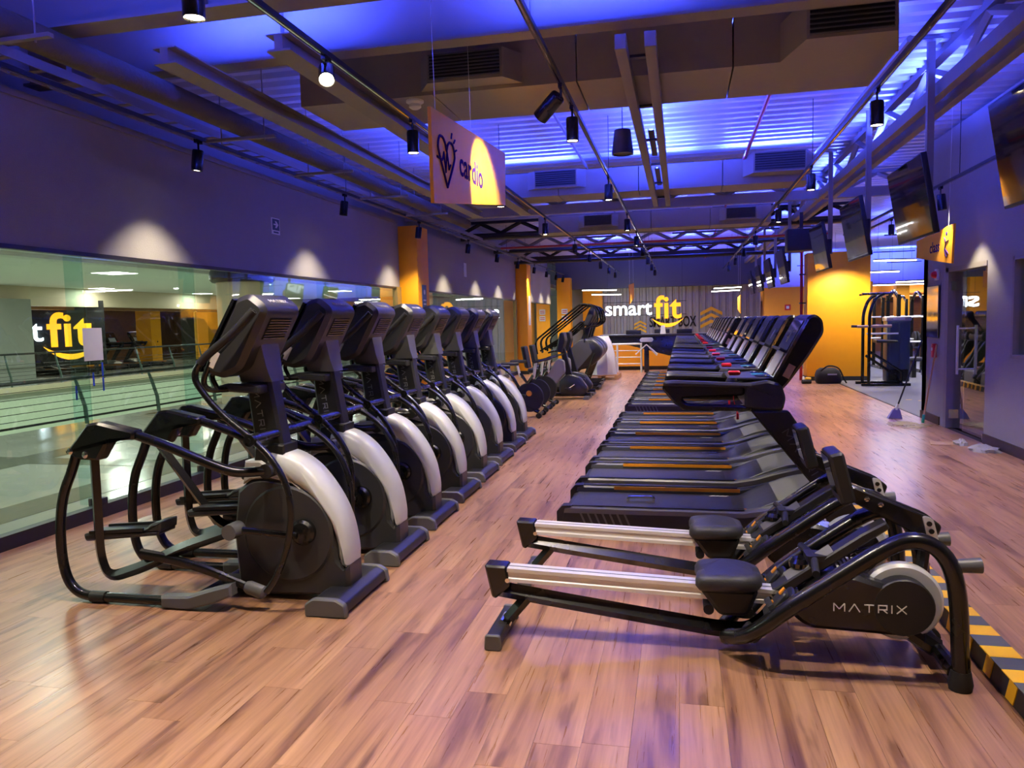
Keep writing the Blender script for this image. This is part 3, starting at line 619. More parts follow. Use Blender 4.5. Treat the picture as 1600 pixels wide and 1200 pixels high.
    # sides
    pv = Vector((-2.33, 0, .99))
    for s, ph in ((-1, 0), (1, -.20)):
        R = Matrix.Rotation(ph, 3, 'Y')
        def Q(pts, y): return [Vector((2.6, y, 0))+pv+R @ (Vector((a, 0, b))-pv) for a, b in pts]
        up = Q([(-2.31, 1.70), (-2.44, 1.575), (-2.62, 1.43), (-2.665, 1.34), (-2.62, 1.25), (-2.50, 1.12), (-2.33, .99)], s*.30)
        for k, p in enumerate(up[:3]): p.y = s*(.25+.02*k)
        h = ob('moving_handle', MB().tube(spl(up, 6), .0185, 12), K['black'], t)
        ob('grip', MB().tube(spl(up[:4], 6)[:14], .023, 12), K['rubber'], h)
        lo = spl(Q([(-2.33, .99), (-2.22, .88), (-2.14, .74), (-2.115, .58), (-2.15, .38), (-2.22, .22), (-2.29, .12)], s*.30), 6)
        ob('lower_link', MB().tube(lo, .0185, 12), K['black'], t)
        ob('pivot', MB().cyl((-2.33+2.6, s*.05, .985), (-2.33+2.6, s*.335, .985), .034, 18).cyl((-2.33+2.6, s*.335, .985), (-2.33+2.6, s*.342, .985), .014, 10), K['black'], t)
        y = s*.305
        hc = ob('hinge_cover', MB().prism(rp(X([(-3.52, .90), (-3.36, 1.075), (-3.29, 1.085), (-3.05, 1.035), (-3.05, .985), (-3.22, .975), (-3.30, .86), (-3.44, .865), (-3.50, .90)]), .015, 3), y-.048, y+.048, c=.014), K['black'], t)
        for bx, bz in ((-3.475, .915), (-3.375, .895)): ob('bolt', MB().lathe([(.020, 0), (.020, .008), (.01, .014), (0, .015)], (bx+2.6, 0, bz), 14, 'y'), K['chrome'], hc, loc=(0, y+s*.046, 0)).scale = (1, s, 1)
        ob('rear_tube', MB().tube(spl([(a+2.6, y, b) for a, b in [(-3.47, .91), (-3.52, .79), (-3.59, .64), (-3.625, .47), (-3.63, .27), (-3.60, .13), (-3.53, .055), (-3.42, .034), (-3.25, .034), (-2.92, .034)]], 5), .029, 12), K['black'], t)
        ob('tube_joint', MB().cyl((-3.44+2.6, y, .034), (-3.34+2.6, y, .034), .034, 14), K['blackm'], t)
        ob('base_cover', MB().prism(X([(-2.94, .006), (-2.76, .006), (-2.6, .05), (-2.48, .10), (-2.48, .17), (-2.62, .13), (-2.76, .085), (-2.94, .075)]), y-.05, y+.03 if s < 0 else y+.05, c=.012), K['grey2'], t, M=Matrix.Rotation(0, 4, 'Z'))
        ob('upper_rail', MB().tube(spl([(-3.08+2.6, y, 1.01), (-2.90+2.6, y, .955), (-2.70+2.6, y*.98, .88), (-2.52+2.6, y*.92, .81), (-2.42+2.6, y*.82, .79), (-2.28+2.6, y*.55, .79)], 6), .028, 14), K['black'], t)
        ob('rail_joint', MB().cyl((-2.31+2.6, y*.72, .79), (-2.31+2.6, s*.12, .79), .042, 16), K['blackm'], t)
        yi = s*.275
        if s < 0: sw = [(-3.385, .88), (-3.39, .27), (-3.34, .14), (-3.10, .22), (-2.83, .345), (-2.66, .405), (-2.50, .46)]; pc, pa = (-3.24, .37), .10
        else: sw = [(-3.385, .88), (-3.18, .62), (-2.98, .36), (-2.86, .30), (-2.72, .36), (-2.60, .40), (-2.46, .44)]; pc, pa = (-2.80, .43), .04
        P = [(a+2.6, yi, b) for a, b in sw]
        ob('swing_bar', MB().tube(fil(P, .09, 6), .034, 4, flat=.8), K['black'], t, ang=50, bevel=0)
        pd = ob('pedal', MB().prism(rp([(-.26, -.01), (.25, .03), (.25, .06), (-.18, .045), (-.27, .035)], .015, 3), -.085, .085, c=.012), K['grey'], t, M=Matrix.Translation((pc[0]+2.6, s*.185, pc[1])) @ Matrix.Rotation(-pa*.3, 4, 'Y'))
        ob('toe_guard', MB().prism(rp([(.13, .04), (.26, .05), (.27, .11), (.20, .10)], .012, 3), -.085, .085, c=.012), K['grey'], pd)
        ob('pedal_rim', MB().prism(rp([(-.22, .035), (.15, .055), (.15, .075), (-.22, .055)], .006, 2), -.088, -.072).prism(rp([(-.22, .035), (.15, .055), (.15, .075), (-.22, .055)], .006, 2), .072, .088), K['blackm'], pd)
        if s < 0: lk = [(-3.10, .30), (-2.90, .275), (-2.68, .225), (-2.50, .165), (-2.34, .115)]
        else: lk = [(-2.85, .37), (-2.66, .40), (-2.48, .42), (-2.36, .36), (-2.28, .25)]
        P = spl([(a+2.6, s*.285, b) for a, b in lk], 5)
        ob('pedal_arm', MB().tube(P, [.034-.012*i/len(P) for i in range(len(P))], 8, flat=.7), K['black'], t)
        e = P[-1]; d_ = (P[-1]-P[-4]).normalized()
        ob('joint_cover', MB().tube([e-d_*.09, e-d_*.07, e+d_*.02, e+d_*.04], [.03, .04, .04, .02], 12, flat=.8), K['grey2'], t)
        ob('crank_arm', MB().tube([(-2.5+2.6, s*.24, .455), (-2.14+2.6, s*.20, .42)], .02, 8), K['black'], t)
        ob('crank_cover', MB().cyl((-2.50+2.6, s*.21, .455), (-2.50+2.6, s*.315, .455), .045, 16), K['grey2'], t)
    ob('rear_crossbar', MB().tube([(-2.75+2.6, -.30, .06), (-2.75+2.6, .30, .06)], .022, 8).box(-.16, .2, -.05, .05, .02, .09), K['blackm'], t)
    return t
ell = make_elliptical()
ELL = []
for i in range(8):
    o = ell if i == 0 else copy_tree(ell)
    o.location = (-2.6-.033*i, 4.07+.888*i, 0); ELL.append(o)
    o['label'] = 'black elliptical trainer with silver flywheel cover, '+ORD[7-i]+' of its row counted from the bikes'

# ---------------------------------------------------------------- treadmills (origin: rear near corner on the floor, x forward)
def make_treadmill():
    t = thing('treadmill', '', 'treadmill', group='treadmills in a row')
    WY = .82
    for k, y0 in enumerate((0, WY-.085)):
        prof = [(0, .03), (.02, .175), (.06, .20), (1.35, .195), (1.52, .225), (1.70, .28), (1.90, .33), (2.02, .33), (2.05, .20), (2.05, .03)]
        r = ob('side_rail', MB().prism(prof, y0, y0+.085, c=.014), K['rail'], t, ang=40)
        ob('lower_skirt', MB().prism([(.012, .02), (.03, .15), (1.36, .15), (1.55, .18), (1.9, .27), (2.03, .27), (2.06, .02)], y0-.001, y0+.0855), K['blackm'], r)
        ob('foot_strip', MB().prism(rp([(.10, .2), (.33, .2), (.35, .203), (1.36, .200), (1.36, .206), (.33, .209), (.10, .206)], 0), y0+.015, y0+.07), K['blackm'], r)
        yy = y0+(.083 if k == 0 else -.006)
        ob('orange_strip', MB().box(.36, 1.38, yy, yy+.008, .172, .2005), K['stripo'], r)
        s0 = y0-.0025 if k == 0 else y0+.085+.0005
        for i in range(7): ob('side_slot', MB().prism([(.16+i*.055, .155), (.175+i*.055, .155), (.215+i*.055, .06), (.20+i*.055, .06)], s0, s0+.002), K['grey2'], r)
        ob('end_cap', MB().prism(rp([(-.012, .03), (-.012, .16), (.03, .205), (.10, .208), (.10, .2), (.05, .19), (.02, .03)], .006, 2), y0-.003, y0+.088), K['blackm'], r)
        ob('leveller', MB().cyl((.25, y0+.04, 0), (.25, y0+.04, .035), .022, 10).cyl((1.85, y0+.04, 0), (1.85, y0+.04, .035), .022, 10), K['rubber'], t)
    ob('running_belt', MB().prism(rp([(.03, .09), (.03, .13), (.06, .15), (1.45, .15), (1.45, .09)], .012, 3), .09, WY-.09), K['belt'], t)
    ob('rear_roller', MB().cyl((.05, .09, .105), (.05, WY-.09, .105), .038, 14), K['dark'], t)
    ob('deck_frame', MB().box(.15, 1.95, .10, WY-.10, .05, .09), K['blackm'], t)
    hood = ob('motor_hood', MB().prism(spl2([(1.38, .145), (1.46, .20), (1.58, .255), (1.74, .315), (1.90, .345), (2.02, .345)], 4)+[(2.08, .30), (2.09, .05), (1.40, .05)], .086, WY-.086, c=.004), K['hood'], t, ang=40)
    ob('hood_lip', MB().prism(spl2([(1.30, .152), (1.38, .16), (1.47, .208), (1.60, .265)], 4)+[(1.60, .25), (1.40, .148)], .10, WY-.10), K['grey'], t)
    for i in range(4): ob('belt_mark', MB().prism([(1.13+i*.035, 0), (1.16+i*.035, 0), (1.19+i*.035, .03), (1.165+i*.035, .03)], .151, .1518, 'xy', M=Matrix.Translation((0, WY-.15, 0))), K['white'], t)
    for s, y in ((-1, .04), (1, WY-.04)):
        m = ob('mast', MB().prism(rp([(1.40, .93), (1.66, .93), (2.14, .19), (2.05, .12), (1.93, .20), (1.90, .30)], .015, 2), y-.04, y+.04, c=.012), K['blackm'], t)
        ob('wordmark', WM['tm'], None, m, M=TM((1.76, y+s*.0412, .60), (.5, 0, -.76) if s < 0 else (.5, 0, -.76), (.76, 0, .5) if s < 0 else (-.76, 0, -.5)))
        ob('handrail', MB().prism(rp([(.80, 1.14), (.78, 1.09), (.86, .99), (.93, .93), (1.42, .925), (1.42, .965), (.96, .98), (.92, 1.02), (1.36, 1.04), (1.36, 1.12)], .02, 3), y-.035, y+.035, c=.014), K['black'], t)
        ob('arm_rest', MB().prism(rp([(.79, 1.105), (.79, 1.145), (.85, 1.15), (1.42, 1.125), (1.42, 1.09)], .018, 3), y-.045, y+.045, c=.016), K['grey'], t)
        ob('knob', MB().lathe([(0, 1.165), (.03, 1.16), (.045, 1.135), (.045, 1.12)], (1.28, y+(.09 if s < 0 else -.09), 0), 14), K['grey'], t)
    ob('console_base', MB().prism(rp([(1.36, 1.12), (1.36, .95), (1.62, .93), (1.64, 1.02), (1.61, 1.12), (1.52, 1.145)], [.01, .02, .03, .03, .03, .02]), .0, WY, c=.016), K['grey'], t)
    ob('console_tray', MB().prism(rp([(1.26, .12), (1.62, .10), (1.62, WY-.10), (1.26, WY-.12)], .06), 1.135, 1.16, 'xy', c=.008), K['grey'], t)
    ob('stop_button', MB().prism(rp([(1.27, WY/2-.045), (1.36, WY/2-.045), (1.36, WY/2+.045), (1.27, WY/2+.045)], .02), 1.16, 1.19, 'xy', c=.008), K['red'], t)
    for y in (.22, WY-.22):
        ob('cup_holder', MB().lathe([(.05, 1.162), (.058, 1.168), (.05, 1.170), (.045, 1.164)], (1.50, y, 0), 18).lathe([(0, 1.161), (.05, 1.161)], (1.50, y, 0), 18), K['black'], t)
    ob('key_display', MB().prism(rp([(1.44, WY/2-.08), (1.53, WY/2-.1), (1.53, WY/2+.1), (1.44, WY/2+.08)], .02), 1.160, 1.166, 'xy'), K['blue'], t)
    # console slab leaning forward
    n0, n1 = Vector((1.56, 0, 1.15)), Vector((1.80, 0, 1.60)); dv = (n1-n0).normalized(); nv = Vector((dv.z, 0, -dv.x))
    def q(u, v): p = n0+dv*u+nv*v; return (p.x, p.z)
    L = (n1-n0).length
    c = ob('console', MB().prism(rp([q(.0, .0), q(L-.01, .0), q(L+.03, .035), q(L+.015, .10), q(L-.06, .15), q(.25, .14), q(.02, .11), q(-.06, .09)], [.01, .02, .03, .03, .03, .04, .03, .02]), .085, WY-.085, c=.018), K['black'], t, ang=40)
    def face(u, w, h, th, mt, nm, y=WY/2, v=0):
        p = q(u, v); return ob(nm, MB().box(-w/2, w/2, -h/2, h/2, 0, th), mt, c, M=TM((p[0], y, p[1]), (0, -1, 0), dv))
    face(.335, .50, .26, .004, K['screen'], 'screen')
    face(.11, .40, .19, .006, K['pale'], 'tablet_plate'); face(.215, .46, .02, .05, K['grey'], 'tablet_shelf')
    face(.335, .07, .10, .006, K['grey2'], 'card_reader', WY/2+.0)
    ob('sticker', MB().box(-.025, .025, -.05, .05, 0, .002), K['tanm'], c, M=TM((q(.10, .07)[0], .0845, q(.10, .07)[1]), (dv.z, 0, -dv.x), tuple(dv)))
    ob('safety_clip', MB().tube(fil([(1.40, WY/2, 1.15), (1.30, WY/2, 1.0), (1.34, WY/2+.01, .86)], .05), .004, 6).cbox((1.34, WY/2+.01, .84), (.018, .02, .05)), K['red'], t)
    return t
tm = make_treadmill()
TY = [5.62, 6.66, 7.70, 8.74, 9.78, 10.80, 12.8, 13.8, 14.8, 15.8, 16.8, 17.8, 18.8, 19.8]
for i, y in enumerate(TY):
    o = tm if i == 0 else copy_tree(tm)
    o.location = (-.92, y, 0); o['label'] = 'black treadmill with orange deck strips, '+ORD[i]+' of its row counted from the rowing machines'
clipb = tag(ob('belt_handle', MB().tube(fil([(0, 0, 0), (0, 0, .035), (.20, .01, .035), (.20, .01, 0)], .02), .012, 8).box(-.01, .21, -.05, -.04, 0, .012), K['chrome'], loc=(-.42, 6.02, .157)), 'small chrome handle lying on the belt of the treadmill next to the rowers', 'handle')

# ---------------------------------------------------------------- rowing machines (origin: floor point below the middle of the machine, x forward)
def make_rower():
    t = thing('rowing_machine', '', 'rowing machine', group='rowing machines side by side')
    # seat rail
    r = ob('seat_rail', MB().prism([(-.045, 0), (.045, 0), (.045, .018), (.036, .024), (.036, .046), (.045, .052), (.045, .07), (-.045, .07), (-.045, .052), (-.036, .046), (-.036, .024), (-.045, .018)], -.87, .62, 'yz', M=Matrix.Translation((0, 0, .262)) @ Matrix.Rotation(.034, 4, 'Y')), K['alu'], t, ang=20)
    ob('rail_line', MB().box(-.87, .62, -.003, .003, .0703, .0712, M=Matrix.Translation((0, 0, .262)) @ Matrix.Rotation(.034, 4, 'Y')), K['dark'], r)
    ob('rear_cap', MB().prism(rp([(-.985, .375), (-.87, .372), (-.855, .27), (-.93, .20), (-.95, .21)], .012, 3), -.052, .052, c=.01), K['black'], t)
    ob('rail_bolt', MB().cyl((-.865, -.053, .30), (-.865, .053, .30), .012, 10), K['chrome'], t)
    ob('lower_beam', MB().tube(fil([(-.92, 0, .238), (-.6, 0, .195), (.20, 0, .095), (.33, 0, .10), (.45, 0, .23)], .10), .042, 4, flat=.9), K['black'], t, ang=60)
    # rear stand
    ob('rear_leg', MB().tube([(-.76, 0, .22), (-.90, 0, .055)], .030, 4), K['black'], t, ang=0)
    rb = ob('rear_bar', MB().prism(rp([(-.95, .015), (-.87, .015), (-.875, .075), (-.945, .075)], .012, 3), -.20, .20), K['blackm'], t)
    for s in (-1, 1): ob('end_cap', MB().prism(rp([(-.953, .0), (-.867, .0), (-.872, .078), (-.948, .078)], .014, 3), *sorted((s*.19, s*.215)), c=.005), K['grey2'], rb)
    ob('lock_pin', MB().cyl((-.90, -.06, .085), (-.90, .05, .085), .014, 10).cyl((-.865, -.07, .07), (-.865, -.02, .07), .012, 8), K['chrome'], t)
    # seat
    st = ob('seat_base', MB().prism(rp([(.07, .33), (.35, .33), (.30, .20), (.17, .195)], .03), -.10, .10, c=.02), K['blackm'], t)
    rings = []
    for z, sc in ((.318, .90), (.34, 1.0), (.365, 1.0), (.388, .93), (.396, .75)):
        pts = rp([(-.155, -.15), (.05, -.165), (.155, -.10), (.165, 0), (.155, .10), (.05, .165), (-.155, .15), (-.135, 0)], .07, 5)
        rings.append([Vector((.205+x*sc, y*sc, z+.012*math.cos(x*8)-(.012 if abs(y) < .03 and z > .38 else 0))) for x, y in pts])
    ob('seat_pad', MB().loft(rings), K['seat'], t, ang=60)
    ob('seat_roller', MB().cyl((.12, -.07, .215), (.12, .07, .215), .025, 12), K['rubber'], t); ob('seat_roller', MB().cyl((.30, -.07, .21), (.30, .07, .21), .025, 12), K['rubber'], t)
    # arches
    for s in (-1, 1):
        P = [(.20, s*.07, .09), (.30, s*.20, .165), (.477, s*.25, .325), (.674, s*.255, .475), (.851, s*.255, .60), (.95, s*.255, .637), (1.038, s*.255, .612), (1.10, s*.255, .53), (1.133, s*.255, .38), (1.15, s*.255, .07)]
        ob('frame_arch', MB().tube(spl(P, 5), .036, 10, flat=1.1), K['black'], t, ang=60)
        ob('foot_pad', MB().lathe([(.0, 0), (.045, 0), (.05, .03), (.04, .085)], (1.148, s*.255, 0), 14), K['rubber'], t)
        # foot plates
        M = Matrix.Translation((.40, s*.15, .235)) @ Matrix.Rotation(-.90, 4, 'Y')
        fp = ob('foot_plate', MB().prism(rp([(-.15, -.06), (.15, -.065), (.16, 0), (.15, .065), (-.15, .06)], .03), -.012, .014, 'xy', c=.006, M=M), K['blackm'], t)
        ob('heel_cup', MB().prism(rp([(-.16, -.055), (-.10, -.06), (-.10, .06), (-.16, .055)], .02), .0, .05, 'xy', c=.006, M=M), K['grey'], fp)
        ob('strap', MB().tube([M @ Vector(p) for p in ((.03, -.07, .0), (.04, -.05, .05), (.045, 0, .07), (.04, .05, .05), (.03, .07, 0))], .016, 6, flat=.3), K['fab'], fp)
        ob('foot_slider', MB().prism(rp([(-.02, -.05), (.13, -.045), (.13, .045), (-.02, .05)], .02), .014, .04, 'xy', c=.006, M=M), K['grey'], fp)
        for u in (.02, .10): ob('orange_tab', MB().box(u, u+.035, -.012, .012, .040, .046, M=M), K['stripo'], fp)
        ob('ring_loop', MB().tube([(.30+.05*math.cos(a), s*.12+.035*math.sin(a), .13) for a in [k*PI/7 for k in range(14)]], .009, 6, closed=True), K['rubber'], t)
    # drive housing, flywheel
    hs = rp([(.47, .24), (.56, .165), (1.00, .15), (1.06, .19), (1.075, .27), (1.03, .335), (.94, .37), (.74, .43), (.60, .40)], [.06, .05, .08, .06, .06, .05, .05, .04, .06], 5)
    h = ob('drive_housing', MB().prism(hs, -.105, .105, c=.02), K['black'], t, ang=40)
    for s in (-1, 1): ob('wordmark', WM['row'], None, h, M=TM((.822+(0 if s < 0 else -.05), s*.1072, .277), (-s, 0, -.0 if s > 0 else .01), (0, 0, 1)))
    for i in range(6): ob('vent_slit', MB().box(.69+i*.022, .70+i*.022, -.09, .09, 0, .004, M=Matrix.Translation((0, 0, .432)) @ Matrix.Rotation(-.02, 4, 'Y')), K['wmark'], h)
    fw = ob('flywheel_guard', MB().lathe([(.0, -.035), (.165, -.035), (.178, -.02), (.178, .02), (.165, .035), (0, .035)], (.975, 0, .285), 40, 'y'), K['silver'], t)
    ob('flywheel_hub', MB().lathe([(.0, -.1062), (.125, -.1062), (.13, -.10), (.13, .10), (.125, .1062), (0, .1062)], (.965, 0, .285), 36, 'y'), K['blackm'], t)
    ob('slope_rail', MB().prism(rp([(.42, .27), (.47, .30), (.92, .63), (.90, .66), (.80, .60), (.40, .31)], .01, 2), -.045, .045, c=.008), K['dark'], t)
    ob('chrome_channel', MB().tube([(.48, -.0, .365), (.68, 0, .51)], .03, 4, flat=1.3), K['grey2'], t, ang=0)
    ob('front_cross', MB().tube([(1.13, -.25, .07), (1.13, .25, .07)], .035, 10).tube([(.98, 0, .17), (1.13, 0, .07)], .045, 8), K['black'], t)
    for s in (-1, 1): ob('transport_wheel', MB().cyl((1.16, s*.18, .045), (1.16, s*.22, .045), .045, 16), K['rubber'], t)
    ob('carry_handle', MB().cyl((1.09, -.2, .515), (1.235, -.2, .525), .026, 12, r2=.034), K['grey2'], t); ob('carry_handle', MB().cyl((1.09, .2, .515), (1.235, .2, .525), .026, 12, r2=.034), K['grey2'], t)
    # pull handle and cord
    hd = ob('pull_handle', MB().tube([(.575, -.22, .46), (.60, 0, .475), (.575, .22, .46)], .017, 10), K['rubber'], t)
    ob('yoke', MB().prism(rp([(.56, -.06), (.64, -.045), (.72, -.015), (.72, .015), (.64, .045), (.56, .06)], .015, 2), .463, .49, 'xy'), K['blackm'], hd)
    ob('cord', MB().tube([(.70, 0, .48), (.95, 0, .56)], .006, 6), K['dark'], t)
    ob('damper', MB().lathe([(0, .04), (.04, .04), (.055, .02), (.055, 0)], (.545, .02, .42), 16), K['screen'], t)
    # console arm with monitor seen edge on
    a = ob('console_arm', MB().prism(rp([(.77, .80), (1.12, .655), (1.165, .62), (1.145, .565), (1.09, .56), (.79, .715), (.755, .75)], .02, 3), .06, .10, c=.006).prism(rp([(.77, .80), (1.12, .655), (1.165, .62), (1.145, .565), (1.09, .56), (.79, .715), (.755, .75)], .02, 3), .16, .20, c=.006), K['black'], t)
    for bx, bz in ((.84, .74), (.90, .715)): ob('bolt', MB().lathe([(.012, 0), (.012, -.006), (0, -.009)], (bx, .06, bz), 12, 'y'), K['chrome'], a)
    ob('link_plate', MB().prism(rp([(1.075, .67), (1.12, .66), (1.15, .54), (1.11, .53)], .018, 3), .045, .06), K['alu'], a); 
    for bz, bx in ((.635, 1.103), (.60, 1.113)): ob('pin', MB().cyl((bx, .038, bz), (bx, .046, bz), .012, 10), K['black'], a)
    mo = ob('monitor', MB().prism(rp([(.665, .95), (.73, .965), (.79, .73), (.725, .71)], .018, 3), .02, .24, c=.012), K['blackm'], t)
    ob('screen', MB().box(-.095, .095, -.08, .10, 0, .004), K['screen'], mo, M=TM((.692, .13, .84), (0, -1, 0), (-.065, 0, .24)))
    ob('arm_post', MB().tube([(1.12, .13, .60), (1.09, .10, .40), (1.07, .08, .15)], .028, 8), K['black'], t)
    return t
rw = make_rower(); rw.location = (0, 3.70, 0)
rw['label'] = 'black rowing machine with silver seat rail, free-standing in front of its twin'
rw2 = copy_tree(rw); rw2.location = (-.02, 4.56, 0); rw2['label'] = 'black rowing machine with silver seat rail, standing between its twin and the treadmills'
# ---------------------------------------------------------------- hanging signs
def hang_sign(name, label, X, poly, face, wires):
    t = thing(name, label, 'sign', (X, poly[0][0], poly[1][1])); y0, z0 = poly[0][0], poly[1][1]
    P = [(a-y0, b-z0) for a, b in poly]
    ob('panel', MB().prism(P, -.012, .012, 'yz'), K['sign'], t)
    for a, b in wires:
        ob('wire', MB().tube([(0, a-y0, b-z0), (0, a-y0-.05, ZD-z0-.06)], .0022, 5), K['alu'], t)
    return t, y0, z0
cs, y0, z0 = hang_sign('hanging_sign', 'orange hanging sign reading cardio with a heart drawn on it', -1.6, [(4.87, 3.02), (4.88, 2.40), (7.01, 2.69), (7.05, 3.17)], 1, ((5.0, 3.03), (5.9, 3.085)))
me = text_mesh('cardio', K['signtx'], .255, .002, .004, 'LEFT', 1.05)
ob('lettering', me, None, cs, M=Matrix.Translation((.0135, 5.50-y0, 2.70-z0)) @ TM((0, 0, 0), (0, 1, 0), (0, .0, 1)))
hp = [(0, -.17), (-.17, .03), (-.19, .09), (-.155, .145), (-.09, .155), (-.03, .125), (0, .08), (.03, .125), (.09, .155), (.155, .145), (.19, .09), (.17, .03)]
hp = [(.014, 5.18-y0+a, 2.72-z0+b) for a, b in hp]
ob('heart_icon', MB().tube(spl(hp+[hp[0]], 4), .010, 6), K['signtx'], cs)
ob('pulse_line', MB().tube([(.014, 5.18-y0+a, 2.72-z0+b) for a, b in ((-.22, 0), (-.1, 0), (-.07, .06), (-.03, -.07), (.01, .08), (.05, -.04), (.09, 0))], .009, 6), K['signtx'], cs)
for a, b, c, d in ((.12, .19, .14, .23), (.18, .17, .215, .2), (.21, .12, .25, .135)): ob('spark', MB().tube([(.014, 5.18-y0+a, 2.72-z0+b), (.014, 5.18-y0+c, 2.72-z0+d)], .008, 6), K['signtx'], cs)
ks, y0, z0 = hang_sign('hanging_sign', 'orange hanging sign reading class near the glass door', 3.2, [(11.6, 2.58), (11.61, 2.35), (10.19, 2.18), (10.14, 2.65)], -1, ((11.4, 2.59), (10.35, 2.64)))
me = text_mesh('class', K['signtx'], .20, .002, .001, 'LEFT', 1.05)
ob('lettering', me, None, ks, M=TM((-.0135, 11.02-y0, 2.365-z0), (0, -1, 0), (0, 0, 1)))
fg = ob('figure_icon', MB().tube(spl([(-.014, 10.46-y0, 2.52-z0), (-.014, 10.40-y0, 2.44-z0), (-.014, 10.44-y0, 2.36-z0), (-.014, 10.36-y0, 2.27-z0)], 4), .007, 6), K['signtx'], ks)
ob('limb', MB().tube([(-.014, 10.42-y0, 2.45-z0), (-.014, 10.30-y0, 2.47-z0)], .006, 6), K['signtx'], fg); ob('limb', MB().tube([(-.014, 10.43-y0, 2.38-z0), (-.014, 10.30-y0, 2.30-z0)], .006, 6), K['signtx'], fg)
ob('head', MB().lathe([(0, -.004), (.025, -.003), (.025, .003), (0, .004)], (-.014, 10.38-y0, 2.555-z0), 12, 'x'), K['signtx'], fg)
hang_sign('hanging_sign', 'orange hanging sign seen nearly edge-on before the glowing sign', -1.50, [(23.0, 2.63), (23.0, 2.05), (25.2, 2.30), (25.2, 2.78)], 1, ((23.2, 2.64), (25, 2.76)))
hang_sign('hanging_sign', 'small orange hanging sign over the far end of the treadmill row', 1.85, [(26.4, 2.25), (26.4, 1.85), (25.2, 1.7), (25.2, 2.3)], -1, ((26.2, 2.25), (25.4, 2.28)))

# ---------------------------------------------------------------- televisions on poles
def make_tv():
    t = thing('television', '', 'television', group='televisions on poles')
    M = Matrix.Rotation(-.17, 4, 'Y')
    b = ob('body', MB().box(-.02, .03, -.56, .56, -.355, .355, M=M), K['blackm'], t, bevel=.006)
    ob('screen', MB().box(-.0215, -.0195, -.548, .548, -.335, .343, M=M), K['tvm'], b)
    ob('back_cover', MB().box(.03, .07, -.35, .35, -.25, .2, M=M), K['blackm'], t, bevel=.01)
    ob('wall_mount', MB().box(.06, .15, -.12, .12, -.1, .12), K['dark'], t)
    ob('pole', MB().box(.12, .18, -.03, .03, -.1, ZD-.06-2.64), K['steel'], t)
    ob('ceiling_plate', MB().box(.02, .22, -.1, .1, ZD-.07-2.64, ZD-.06-2.64), K['steel'], t)
    return t
tv = make_tv()
for i, y in enumerate((5.32, 7.92, 10.3, 12.75, 17.3, 19.8, 22.3, 24.8)):
    o = tv if i == 0 else copy_tree(tv)
    o.location = (2.12, y, 2.64); o['label'] = 'flat black television on a ceiling pole, '+ORD[i]+' of the row counted from the studio window'

# ---------------------------------------------------------------- reception, glowing sign, corrugated wall lettering
rc = thing('reception_desk', 'black reception desk with an orange wedge panel behind the turnstile', 'desk', (0, 24.4, 0))
ob('body', MB().box(-2.5, 3.2, 0, .8, .0, 1.06), K['black'], rc, bevel=.01); ob('top', MB().box(-2.55, 3.25, -.04, .85, 1.06, 1.12), K['blackm'], rc, bevel=.006)
ob('orange_panel', MB().prism([(-2.48, .12), (-.38, .12), (2.0, .12), (2.0, .22), (-.4, .45), (-1.6, .78), (-2.48, .88)], -.015, 0), K['orange'], rc)
for x in (-1.5, -.6, .1):
    m = thing('monitor', 'black monitor back on the reception desk, '+{-1.5: 'before the desk end by the railing', -.6: 'behind the white paper stand', .1: 'nearest the treadmills'}[x], 'monitor', (x, 24.85, 1.12), group='monitors on the reception desk')
    ob('screen', MB().box(-.24, .24, -.015, .015, .0, .14) if x != -.6 else MB().box(-.24, .24, -.015, .015, .02, .15), K['blackm'], m, bevel=.005); ob('stand', MB().box(-.08, .08, -.08, .08, 0, .015), K['dark'], m)
ps = thing('paper_stand', 'small white paper stand on the reception desk', 'paper stand', (-.56, 24.6, 1.12)); ob('sheet', MB().prism([(-.09, 0), (.09, 0), (.06, .27), (-.06, .27)], -.005, .005), K['paper'], ps); ob('foot', MB().box(-.09, .09, -.05, .05, 0, .008), K['paper'], ps)
sg = thing('illuminated_sign', 'large glowing white and yellow sign reading smart fit with a smile curve', 'sign', (-1.4, 29.5, 1.3))
def sign_letters(sg, o_, flip=1):
    m1 = text_mesh('smart', K['signw'], .78, .05, .003, 'LEFT', 1.0); w = max(v.co.x for v in m1.vertices)
    ob('white_lettering', m1, None, sg, M=Matrix.Translation(o_) @ TM((-1.46, 0, .47), (1, 0, 0), (0, 0, 1)) @ Matrix.Diagonal((1.78/w, 1, 1, 1)))
    m2 = text_mesh('fit', K['signy'], 1.2, .05, .022, 'LEFT', 1.04); w = max(v.co.x for v in m2.vertices)
    ob('yellow_lettering', m2, None, sg, M=Matrix.Translation(o_) @ TM((.42, 0, .33), (1, 0, 0), (0, 0, 1)) @ Matrix.Diagonal((1.0/w, 1, 1, 1)))
    n = 14; up = []; dn = []
    for i in range(n+1):
        u = i/n*2-1; x = .91+u*.60; up.append((x, .32-.20*(1-u*u))); dn.append((x, .32-.34*(1-u*u)))
    ob('smile', MB().prism(up+dn[::-1][1:-1], -.05, .05, M=Matrix.Translation(o_)), K['signy'], sg)
sign_letters(sg, (0, 0, 0))
ob('support_frame', MB().box(-1.5, 1.6, .055, .075, .45, .47).box(-1.5, 1.6, .055, .075, .95, .97), K['dark'], sg)
for x in (-1.35, .1, 1.45): ob('hanger', MB().cyl((x, .065, .4), (x, .065, ZD-1.3), .006, 6), K['dark'], sg)
wt = thing('wall_lettering', 'black painted words smart box on the corrugated grey wall', 'lettering', (-1.26, 31.43, 1.28))
me = text_mesh('SMART BOX', K['black'], .58, .004, .012, 'LEFT', 1.0); w = max(v.co.x for v in me.vertices)
